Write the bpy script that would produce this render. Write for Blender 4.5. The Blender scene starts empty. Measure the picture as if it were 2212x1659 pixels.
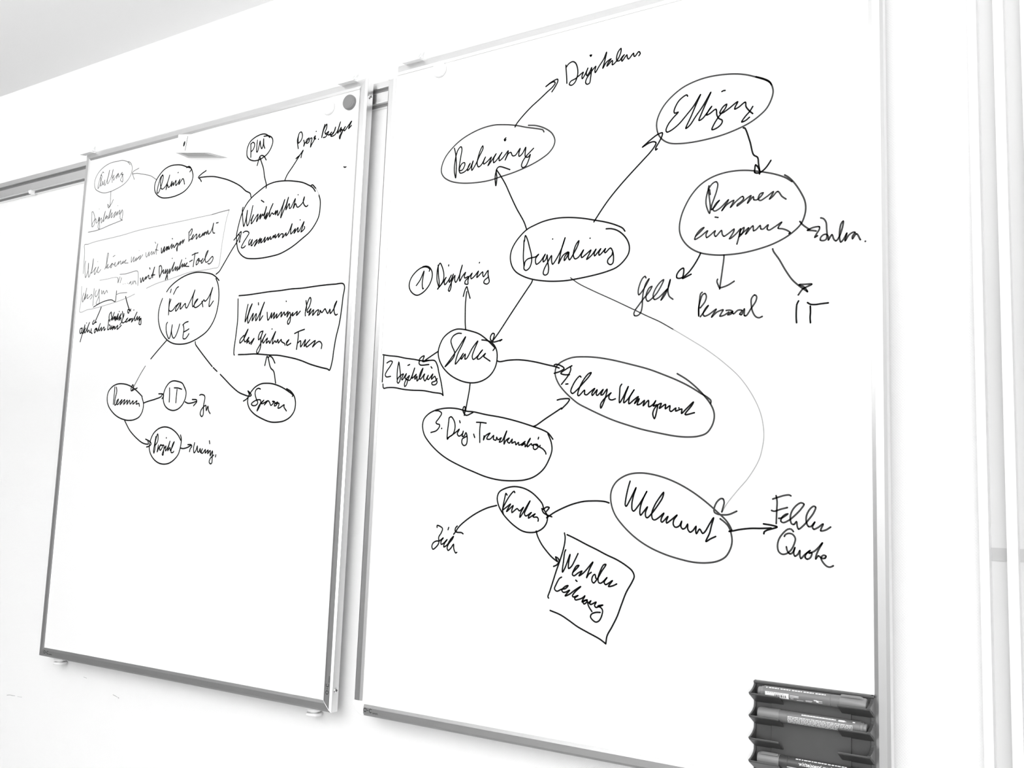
import bpy, math
from mathutils import Vector, Matrix

scene = bpy.context.scene
col = scene.collection
CH = 1.51            # camera height above the floor (m)
BD = 1.35            # distance from the camera to the plane of the board fronts (m)
WALL = 45.0          # the wall lies 45 mm behind the board fronts
CEIL = CH + 1.091

# ------------------------------------------------------------------ camera
RM = ((0.841564097990266, -0.03703578513419921, 0.5388860914825354),
      (-0.03670277684516522, 0.991420212278015, 0.1254546486124355),
      (-0.5389088746213816, -0.12535674415885684, 0.8329843405179997))
cam_data = bpy.data.cameras.new('camera')
cam = bpy.data.objects.new('camera', cam_data)
col.objects.link(cam)
cam_data.sensor_fit = 'HORIZONTAL'
cam_data.sensor_width = 36.0
cam_data.lens = 36.0 * 2092.32 / 2212.0
cam_data.clip_start = 0.02
m3 = Matrix(((RM[0][0], -RM[1][0], -RM[2][0]),
             (RM[0][2], -RM[1][2], -RM[2][2]),
             (-RM[0][1], RM[1][1], RM[2][1])))
cam.matrix_world = Matrix.Translation((0, 0, CH)) @ m3.to_4x4()
scene.camera = cam

# ------------------------------------------------------------------ light
scene.view_settings.view_transform = 'Standard'
scene.view_settings.look = 'None'
scene.view_settings.exposure = -0.92
scene.view_settings.gamma = 1.0
scene.view_settings.use_curve_mapping = False

world = bpy.data.worlds.new('room_daylight')
scene.world = world
world.use_nodes = True
wn = world.node_tree.nodes
wn['Background'].inputs['Color'].default_value = (1, 1, 1, 1)
wn['Background'].inputs['Strength'].default_value = 1.0


def area(name, loc, rot, sx, sy, power):
    d = bpy.data.lights.new(name, 'AREA')
    d.shape = 'RECTANGLE'
    d.size, d.size_y, d.energy = sx, sy, power
    o = bpy.data.objects.new(name, d)
    o.location, o.rotation_euler = loc, rot
    col.objects.link(o)
    return o


for y in (-0.7, -2.2, -3.7):  # unseen uplights added as fill to brighten the ceiling and upper wall
    area('ceiling_fill_light', (-1.1, y, CEIL - 0.85), (math.pi, 0, 0), 4.0, 0.45, 165)
area('front_fill_light', (1.6, -3.8, 1.75), (math.radians(90), 0, math.radians(24)), 3.6, 1.7, 270)  # unseen fill light added to light the board wall evenly


# ------------------------------------------------------------------ materials
def mat(name, c, rough=0.5, metal=0.0, spec=0.5, bump=None, var=0.0, vscale=30.0):
    m = bpy.data.materials.new(name)
    m.use_nodes = True
    nt = m.node_tree
    b = nt.nodes['Principled BSDF']
    if not isinstance(c, tuple):
        c = (c, c, c)
    b.inputs['Base Color'].default_value = (*c, 1)
    b.inputs['Roughness'].default_value = rough
    b.inputs['Metallic'].default_value = metal
    b.inputs['Specular IOR Level'].default_value = spec
    tc = nt.nodes.new('ShaderNodeTexCoord')
    if var:
        n = nt.nodes.new('ShaderNodeTexNoise')
        n.inputs['Scale'].default_value = vscale
        n.inputs['Detail'].default_value = 4
        mx = nt.nodes.new('ShaderNodeMix')
        mx.data_type = 'RGBA'
        mx.inputs['A'].default_value = (*[k * (1 - var) for k in c], 1)
        mx.inputs['B'].default_value = (*[min(1, k * (1 + var)) for k in c], 1)
        nt.links.new(tc.outputs['Object'], n.inputs['Vector'])
        nt.links.new(n.outputs['Fac'], mx.inputs['Factor'])
        nt.links.new(mx.outputs['Result'], b.inputs['Base Color'])
    if bump:
        kind, scale, strength, dist = bump
        bp = nt.nodes.new('ShaderNodeBump')
        bp.inputs['Strength'].default_value = strength
        bp.inputs['Distance'].default_value = dist
        if kind == 'weave':
            src = []
            for ang in (45, -45):
                mp = nt.nodes.new('ShaderNodeMapping')
                mp.inputs['Rotation'].default_value = (0, math.radians(ang), 0)
                w = nt.nodes.new('ShaderNodeTexWave')
                w.wave_type = 'BANDS'
                w.bands_direction = 'X'
                w.inputs['Scale'].default_value = scale
                w.inputs['Distortion'].default_value = 1.4
                w.inputs['Detail'].default_value = 2
                w.inputs['Detail Scale'].default_value = 3
                nt.links.new(tc.outputs['Object'], mp.inputs['Vector'])
                nt.links.new(mp.outputs['Vector'], w.inputs['Vector'])
                src.append(w)
            ad = nt.nodes.new('ShaderNodeMath')
            ad.operation = 'MULTIPLY'
            nt.links.new(src[0].outputs['Fac'], ad.inputs[0])
            nt.links.new(src[1].outputs['Fac'], ad.inputs[1])
            nt.links.new(ad.outputs[0], bp.inputs['Height'])
        else:
            n = nt.nodes.new('ShaderNodeTexNoise')
            n.inputs['Scale'].default_value = scale
            n.inputs['Detail'].default_value = 3
            nt.links.new(tc.outputs['Object'], n.inputs['Vector'])
            nt.links.new(n.outputs['Fac'], bp.inputs['Height'])
        nt.links.new(bp.outputs['Normal'], b.inputs['Normal'])
    return m


M = dict(
    wall=mat('painted_textured_wallpaper', 0.84, 0.85, spec=0.2, bump=('weave', 115, 0.22, 0.0008)),
    side_wall=mat('side_wall_paint', 0.19, 0.9, spec=0.2),
    ceiling=mat('ceiling_paint', 0.83, 0.9, spec=0.2, bump=('noise', 160, 0.15, 0.001)),
    floor=mat('grey_floor', 0.16, 0.6, var=0.1),
    panel=mat('white_enamel', 0.86, 0.28, spec=0.35),
    alu=mat('anodised_aluminium', 0.80, 0.31, metal=1.0, bump=('noise', 900, 0.03, 0.0002)),
    rail=mat('rail_aluminium', 0.86, 0.35, metal=1.0),
    rail_dark=mat('rail_groove_and_shade', 0.22, 0.6, metal=0.3),
    white_plastic=mat('white_plastic', 0.86, 0.35),
    felt=mat('white_felt', 0.80, 0.95, spec=0.1, bump=('noise', 700, 0.4, 0.0006)),
    grey_pad=mat('grey_pad', 0.50, 0.8),
    steel=mat('screw_steel', 0.75, 0.22, metal=1.0),
    slot=mat('screw_slot', 0.05, 0.6),
    print=mat('black_print', 0.008, 0.6, spec=0.2),
    magnet_grey=mat('grey_magnet_plastic', 0.20, 0.4, var=0.06, vscale=60),
    holder=mat('charcoal_plastic', 0.068, 0.42, var=0.05, vscale=80),
    pen=mat('mid_grey_plastic', 0.17, 0.35, var=0.04, vscale=60),
    pen_cap=mat('grey_cap_plastic', 0.21, 0.33, var=0.04, vscale=60),
    pen_dark=mat('dark_barrel_plastic', 0.06, 0.35, var=0.05, vscale=60),
    label=mat('white_label', 0.85, 0.5),
    trim_white=mat('white_gloss_paint', 0.88, 0.3),
    trim_shade=mat('groove_shade_grey', 0.68, 0.7, spec=0.2, bump=('noise', 500, 0.08, 0.0004)),
    trim_band=mat('grey_band_paint', 0.53, 0.7, spec=0.2),
    scuff=mat('scuff_grey', 0.42, 0.9, spec=0.1),
    k=mat('ink_black', 0.006, 0.7, spec=0.12),
    g=mat('ink_dark_grey', 0.05, 0.7, spec=0.12),
    m=mat('ink_mid_grey', 0.20, 0.7, spec=0.12),
    l=mat('ink_pale_grey', 0.38, 0.7, spec=0.12),
)


# ------------------------------------------------------------------ mesh helpers (millimetres in, metres out)
class MB:
    def __init__(self):
        self.v, self.f, self.mi = [], [], []

    def add(self, verts, faces, mi=0):
        o = len(self.v)
        self.v += [tuple(p) for p in verts]
        self.f += [tuple(i + o for i in q) for q in faces]
        self.mi += [mi] * len(faces)

    def box(self, x0, x1, y0, y1, z0, z1, mi=0):
        self.add([(x, y, z) for z in (z0, z1) for y in (y0, y1) for x in (x0, x1)],
                 [(0, 2, 3, 1), (4, 5, 7, 6), (0, 1, 5, 4), (2, 6, 7, 3), (0, 4, 6, 2), (1, 3, 7, 5)], mi)

    def loft(self, rings, mi=0, caps=True, closed=True):
        n = len(rings[0])
        v = [p for r in rings for p in r]
        f = []
        for a in range(len(rings) - 1):
            for i in range(n if closed else n - 1):
                j = (i + 1) % n
                f.append((a * n + i, a * n + j, (a + 1) * n + j, (a + 1) * n + i))
        if caps:
            f.append(tuple(range(n))[::-1])
            f.append(tuple(range((len(rings) - 1) * n, len(rings) * n)))
        self.add(v, f, mi)

    def lathe(self, prof, origin, axis, n=40, mi=0):
        """prof: (radius, distance along axis)"""
        ox, oy, oz = origin
        rings = []
        for r, h in prof:
            ring = []
            for i in range(n):
                a = 2 * math.pi * i / n
                c, s = r * math.cos(a), r * math.sin(a)
                p = {'x': (h, c, s), 'y': (c, h, s), 'z': (c, s, h)}[axis]
                ring.append((ox + p[0], oy + p[1], oz + p[2]))
            rings.append(ring)
        self.loft(rings, mi)

    def build(self, name, mats, parent=None, bevel=0, smooth=None, seg=2):
        me = bpy.data.meshes.new(name)
        me.from_pydata([(x / 1000, y / 1000, z / 1000) for x, y, z in self.v], [], self.f)
        for mm in (mats if isinstance(mats, (list, tuple)) else [mats]):
            me.materials.append(mm)
        for p, i in zip(me.polygons, self.mi):
            p.material_index = i
        import bmesh
        bm = bmesh.new()
        bm.from_mesh(me)
        if not getattr(self, 'flat', False):
            bmesh.ops.recalc_face_normals(bm, faces=bm.faces)
        bm.to_mesh(me)
        bm.free()
        if smooth:
            for p in me.polygons:
                p.use_smooth = True
            me.set_sharp_from_angle(angle=math.radians(smooth))
        o = bpy.data.objects.new(name, me)
        col.objects.link(o)
        if parent:
            o.parent = parent
        if bevel:
            b = o.modifiers.new('bevel', 'BEVEL')
            b.width = bevel / 1000
            b.segments = seg
            b.limit_method = 'ANGLE'
            b.angle_limit = math.radians(40)
        return o


def tag(o, label=None, cat=None, group=None, kind=None):
    if label: o['label'] = label
    if cat: o['category'] = cat
    if group: o['group'] = group
    if kind: o['kind'] = kind
    return o


def at(x, y, z):
    """mm: x from the camera axis, y behind the board fronts, z above the camera -> metres in the room"""
    return (x / 1000, BD + y / 1000, CH + z / 1000)


def empty(name, x, y, z, ry=0):
    o = bpy.data.objects.new(name, None)
    o.empty_display_size = 0.05
    o.location = at(x, y, z)
    o.rotation_euler = (0, ry, 0)
    col.objects.link(o)
    return o


# ------------------------------------------------------------------ the room
def room_box(name, m, x0, x1, y0, y1, z0, z1):
    b = MB()
    b.box(x0 * 1000, x1 * 1000, y0 * 1000, y1 * 1000, z0 * 1000, z1 * 1000)
    return b.build(name, m)


YW = BD + WALL / 1000
wall = tag(room_box('wall_back', M['wall'], -6.5, 3.0, YW, YW + 0.2, 0, CEIL),
           'white wallpapered wall with fine woven texture behind the boards', kind='structure')
tag(room_box('ceiling', M['ceiling'], -6.5, 3.0, -5.0, YW + 0.2, CEIL, CEIL + 0.15),
    'light grey painted ceiling above the boards', kind='structure')
tag(room_box('floor', M['floor'], -6.5, 3.0, -2.2, YW + 0.2, -0.1, 0), 'grey floor of the room', kind='structure')

tag(room_box('wall_left', M['side_wall'], -4.2, -4.0, -5.0, YW, 0, CEIL), 'grey side wall at the left end of the room', kind='structure')
# small scuffs on the wallpaper under the narrow end of the left board
for pts in [[(-2330.6, -500.2, 0.84), (-2317.0, -497.9, 0.63), (-2307.0, -498.2, 0.84), (-2295.3, -497.2, 0.49)], [(-1922.4, -445.2, 0.63), (-1913.9, -446.6, 0.84), (-1905.5, -448.4, 0.56)], [(-1903.8, -448.7, 1.12), (-1899.5, -450.1, 1.12)], [(-2033.0, -421.0, 0.49), (-2020.6, -422.1, 0.49)], [(-2285.4, -497.5, 0.35), (-2266.0, -496.5, 0.35)]]:
    b = MB()
    n = len(pts)
    up = [(x, WALL - 0.4, z + w) for x, z, w in pts]
    dn = [(x, WALL - 0.4, z - w) for x, z, w in pts]
    b.flat = True
    b.add(up + dn, [(i, n + i, n + i + 1, i + 1) for i in range(n - 1)])
    o = b.build('scuff_mark', M['scuff'])
    for v in o.data.vertices:
        v.co.y += BD
        v.co.z += CH
    o.parent = wall

# panelling at the right end of the wall: white ribs standing on a flat back
trim = tag(empty('trim_1', -171.2, WALL, -CH * 1000), 'white vertical ribs with shade-grey grooves at the right end of the wall', kind='structure')
H = CEIL * 1000 - 1
ZB = CH * 1000 - 46
for a, c_ in ((0.0, 11.3), (31.3, 44.0), (63.7, 77.0)):
    b = MB()
    b.box(a, c_, -25, 0, 0, H)
    b.build('rib', M['trim_white'], trim, bevel=0.8)
b = MB()
b.box(5, 900, -1.0, 0, 0, H)
b.build('back_panel', M['trim_shade'], trim)  # grey puts the shade of the grooves between the ribs into the colour
for a, c_ in ((11.3, 31.3), (44.0, 63.7)):
    b = MB()
    b.box(a, c_, -2.2, -1.0, ZB, ZB + 16.4)
    b.build('cross_band', M['trim_band'], trim)

# ------------------------------------------------------------------ hanging rail on the wall
rail = tag(empty('wall_rail', -1700, WALL, 771), 'grooved grey aluminium rail on the wall behind both whiteboards', 'rail')
prof = [(0, 1), (-9, 1), (-9, 5), (-20, 5), (-20, 26), (-12, 26), (-12, 35), (-20, 35), (-20, 48), (0, 48)]
b = MB()
b.loft([[(x, y, z) for y, z in prof] for x in (-1800, 1395)])
b.build('rail_body', M['rail'], rail, bevel=0.5)
b = MB()
b.box(-1799, 1394, -12.6, -11.9, 26.3, 34.7)
b.box(-1799, 1394, -10.0, -8.9, 0.6, 4.9)  # dark strip drawn as the shadow under the rail
b.build('groove_and_shade_strip', M['rail_dark'], rail)
b = MB()
b.loft([[(-719.9 - 7, y, 6), (-719.9 + 7, y, 6), (-719.9 + 2, y, -3), (-719.9 - 2, y, -3)] for y in (-22, -8)])
b.build('rail_stop', M['white_plastic'], rail, bevel=0.6)


# ------------------------------------------------------------------ whiteboards
PROF = [(0, 19), (0, 2.8), (4.3, 0), (14.3, 0), (19.8, 1.3), (19.8, 19)]   # distance in from the edge, depth


PY = 3.2             # the writing panel lies 3.5 mm behind the frame face


def ring_arc(b, cx, cz, r0, r1, a0, a1, y, f, n=40):
    v, q = [], []
    for i in range(n + 1):
        a = math.radians(a0 + (a1 - a0) * i / n)
        v += [f(cx + r0 * math.cos(a), y, cz + r0 * math.sin(a)), f(cx + r1 * math.cos(a), y, cz + r1 * math.sin(a))]
    for i in range(n):
        q.append((2 * i, 2 * i + 2, 2 * i + 3, 2 * i + 1))
    b.add(v, q)


def text_verts(body, size, bold=0.0):
    c = bpy.data.curves.new('lettering', 'FONT')
    c.body, c.size, c.offset = body, size, bold
    c.resolution_u = 4
    t = bpy.data.objects.new('lettering', c)
    col.objects.link(t)
    dg = bpy.context.evaluated_depsgraph_get()
    me = bpy.data.meshes.new_from_object(t.evaluated_get(dg))
    vs = [tuple(v.co[:2]) for v in me.vertices]
    fs = [tuple(p.vertices) for p in me.polygons]
    bpy.data.objects.remove(t)
    bpy.data.curves.remove(c)
    bpy.data.meshes.remove(me)
    return vs, fs


def brand_print(parent, x, z, h, vertical=False):
    """O . C system, printed on the face of a frame rail"""
    b = MB()
    b.flat = True
    f = (lambda u, y, w: (x - w, y, z + u)) if vertical else (lambda u, y, w: (x + u, y, z + w))
    y = -0.25
    r = h / 2
    ring_arc(b, r, r, r, r - h * 0.13, 0, 360, y, f)
    ring_arc(b, 2 * r + h * 0.42, r, h * 0.13, 0.01, 0, 360, y, f, 16)
    ring_arc(b, 3 * r + h * 0.84, r, r, r - h * 0.13, 42, 318, y, f)
    vs, fs = text_verts('system', h * 0.62)
    u0 = 4 * r + h * 0.98
    b.add([f(u0 + p[0], y, p[1] - h * 0.12) for p in vs], fs)
    b.build('printed_mark', M['print'], parent)


def make_clip(parent, x, zt):
    """white plastic hook-on clip sitting over the top rail"""
    b = MB()
    w = 36
    b.loft([[(x, y - 5, zt - 4), (x + w, y - 5, zt - 4), (x + w - 7, y + 1, zt + 19), (x + 3, y + 1, zt + 19)] for y in (0, 2.6)])
    b.loft([[(x, -14, zt - 6), (x + w + 6, -14, zt - 6), (x + w + 6, 2, zt - 3.6), (x, 2, zt - 3.6)],
            [(x, -14, zt - 4), (x + w + 6, -14, zt - 4), (x + w + 6, 2, zt - 0.8), (x, 2, zt - 0.8)]])
    for u in (w - 1, w + 6):
        b.loft([[(x0, -14, zt - 4), (x0, -10.5, zt - 4), (x0, -1, zt + 12), (x0, -4, zt + 12)] for x0 in (x + u, x + u + 2)])
    b.loft([[(x0, -4, zt + 12), (x0, -1, zt + 12), (x0, 9, zt - 1), (x0, 6, zt - 1)] for x0 in (x + w - 1, x + w + 8)])
    b.box(x + 2, x + w, 0, 26, zt + 0.3, zt + 3)
    return b.build('hanger_clip', M['white_plastic'], parent, bevel=0.5)


def make_wheel(parent, x):
    b = MB()
    y = 29.0
    b.lathe([(0.01, -15.5), (9, -15.5), (13.5, -15), (15, -13), (15, -11), (13.5, -9.6), (7, -9.4), (7, -7.4), (12, -7.2), (13.2, -6),
             (13.2, -4), (12, -2.6), (6, -2.4), (6, -0.5), (0.01, -0.5)], (x, y, 0), 'z', 36)
    b.v = [(p[0], p[1], p[2] - 3.0) for p in b.v]
    b.box(x - 8, x + 24, 14, 24, -5, 1)
    return b.build('spacer_wheel', M['white_plastic'], parent, smooth=35)


def whiteboard(name, x0, z0, W, HH, corners, label):
    root = tag(empty(name, x0, 0, z0), label, 'whiteboard', 'whiteboards on the wall rail')
    b = MB()
    b.box(18.5, W - 18.5, PY, 15, 18.5, HH - 18.5)
    b.build('writing_panel', M['panel'], root)
    E = 24.0 if corners else 0.0
    rails = {}
    for side in ('bottom', 'right', 'top', 'left'):
        L = W if side in ('bottom', 'top') else HH
        rings = []
        for end in (0, 1):
            ring = []
            for t, d in PROF:
                s = (E if corners else t) if end == 0 else L - (E if corners else t)
                ring.append({'bottom': (s, d, t), 'top': (s, d, HH - t), 'left': (t, d, s), 'right': (W - t, d, s)}[side])
            rings.append(ring)
        b = MB()
        b.loft(rings)
        rails[side] = b.build('frame_rail', M['alu'], root, bevel=0.35, seg=1)
    if corners:
        for sx, sz in ((0, 0), (1, 0), (1, 1), (0, 1)):
            out = [(E - E * math.cos(math.pi / 2 * i / 12), E - E * math.sin(math.pi / 2 * i / 12)) for i in range(13)]
            out += [(E, 19.9), (22.5, 19.9), (20.6, 20.6), (19.9, 22.5), (19.9, E)]
            b = MB()
            b.loft([[(W - x if sx else x, d, HH - z if sz else z) for x, z in out] for d in (-0.5, 18.8)])
            b.build('corner_cap', M['white_plastic'], root, bevel=1.2, smooth=30)
    return root, rails


XL, ZL, WL, HL = -2146.4, -380.7, 910.0, 1202.2
XR, ZR, WR, HR = -1183.6, -374.0, 907.0, 1202.3
left, lr = whiteboard('whiteboard', XL, ZL, WL, HL, False,
                      'square-cornered whiteboard with many small notes, hanging in the far left of the picture')
right, rr = whiteboard('whiteboard', XR, ZR, WR, HR, True,
                       'whiteboard with rounded white corner caps and the largest bubble diagram')

make_clip(left, -5.1, HL)
make_clip(left, 843.6, HL)
make_clip(right, 43.9, HR)
make_wheel(left, 42)
make_wheel(left, 843)
for z in (1166.0, 38.0):
    b = MB()
    b.lathe([(4.6, 0), (4.6, 0.7), (3.6, 1.8), (0.01, 2.3)], (WL, 11, z), 'x', 24)
    s = b.build('screw', M['steel'], left, smooth=40)
    b = MB()
    b.box(WL + 1.6, WL + 2.4, 8.6, 13.4, z - 0.6, z + 0.6)
    b.box(WL + 1.6, WL + 2.4, 10.4, 11.6, z - 2.4, z + 2.4)
    b.build('screw_slot', M['slot'], s)

brand_print(lr['bottom'], 20.5, 6.8, 7.0)
brand_print(lr['right'], WL - 7.0, 31.0, 7.0, True)
brand_print(rr['bottom'], 24.8, 6.8, 7.0)


# ------------------------------------------------------------------ handwriting: marker ink on the panels
def spline(p):
    """centripetal Catmull-Rom through the pen points"""
    if len(p) < 3:
        return p
    out = []
    q = [(2 * p[0][0] - p[1][0], 2 * p[0][1] - p[1][1])] + p + [(2 * p[-1][0] - p[-2][0], 2 * p[-1][1] - p[-2][1])]
    for i in range(1, len(q) - 2):
        p0, p1, p2, p3 = q[i - 1:i + 3]
        d = [max(1e-3, math.dist(a, c)) ** 0.5 for a, c in ((p0, p1), (p1, p2), (p2, p3))]
        t1 = d[0]
        t2 = t1 + d[1]
        t3 = t2 + d[2]
        n = max(2, min(12, int(math.dist(p1, p2) / 1.6)))
        for k in range(n):
            t = t1 + (t2 - t1) * k / n
            def L(a, c, ta, tb): return tuple((tb - t) / (tb - ta) * u + (t - ta) / (tb - ta) * v for u, v in zip(a, c))
            A1, A2, A3 = L(p0, p1, 0, t1), L(p1, p2, t1, t2), L(p2, p3, t2, t3)
            B1, B2 = L(A1, A2, 0, t2), L(A2, A3, t1, t3)
            out.append(L(B1, B2, t1, t2))
    out.append(p[-1])
    return out


def ribbon(b, pts, w, y, mi):
    r = w / 2
    if len(pts) == 1 or (len(pts) == 2 and math.dist(*pts) < 0.8):
        c = pts[0]
        b.add([(c[0] + r * 1.1 * math.cos(a * math.pi / 6), y, c[1] + r * 1.1 * math.sin(a * math.pi / 6)) for a in range(12)],
              [tuple(range(12))], mi)
        return
    s = [pts[0]]
    for q in spline(pts)[1:]:
        if math.dist(q, s[-1]) > 0.25:
            s.append(q)
    n = len(s)
    if n < 2:
        return
    v, f = [], []
    for i, c in enumerate(s):
        a, d = s[max(0, i - 1)], s[min(n - 1, i + 1)]
        t = (d[0] - a[0], d[1] - a[1])
        l = math.hypot(*t) or 1
        nx, nz = -t[1] / l * r, t[0] / l * r
        v += [(c[0] + nx, y, c[1] + nz), (c[0] - nx, y, c[1] - nz)]
    for i in range(n - 1):
        f.append((2 * i, 2 * i + 1, 2 * i + 3, 2 * i + 2))
    b.add(v, f, mi)
    # round pen tip at the ends and at sharp turns
    for i in range(n):
        turn = 0
        if 0 < i < n - 1:
            a1 = math.atan2(s[i][1] - s[i - 1][1], s[i][0] - s[i - 1][0])
            a2 = math.atan2(s[i + 1][1] - s[i][1], s[i + 1][0] - s[i][0])
            turn = abs((a2 - a1 + math.pi) % (2 * math.pi) - math.pi)
        if i in (0, n - 1) or turn > 0.6:
            c = s[i]
            b.add([(c[0] + r * math.cos(a * math.pi / 5), y, c[1] + r * math.sin(a * math.pi / 5)) for a in range(10)],
                  [tuple(range(10))], mi)


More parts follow.
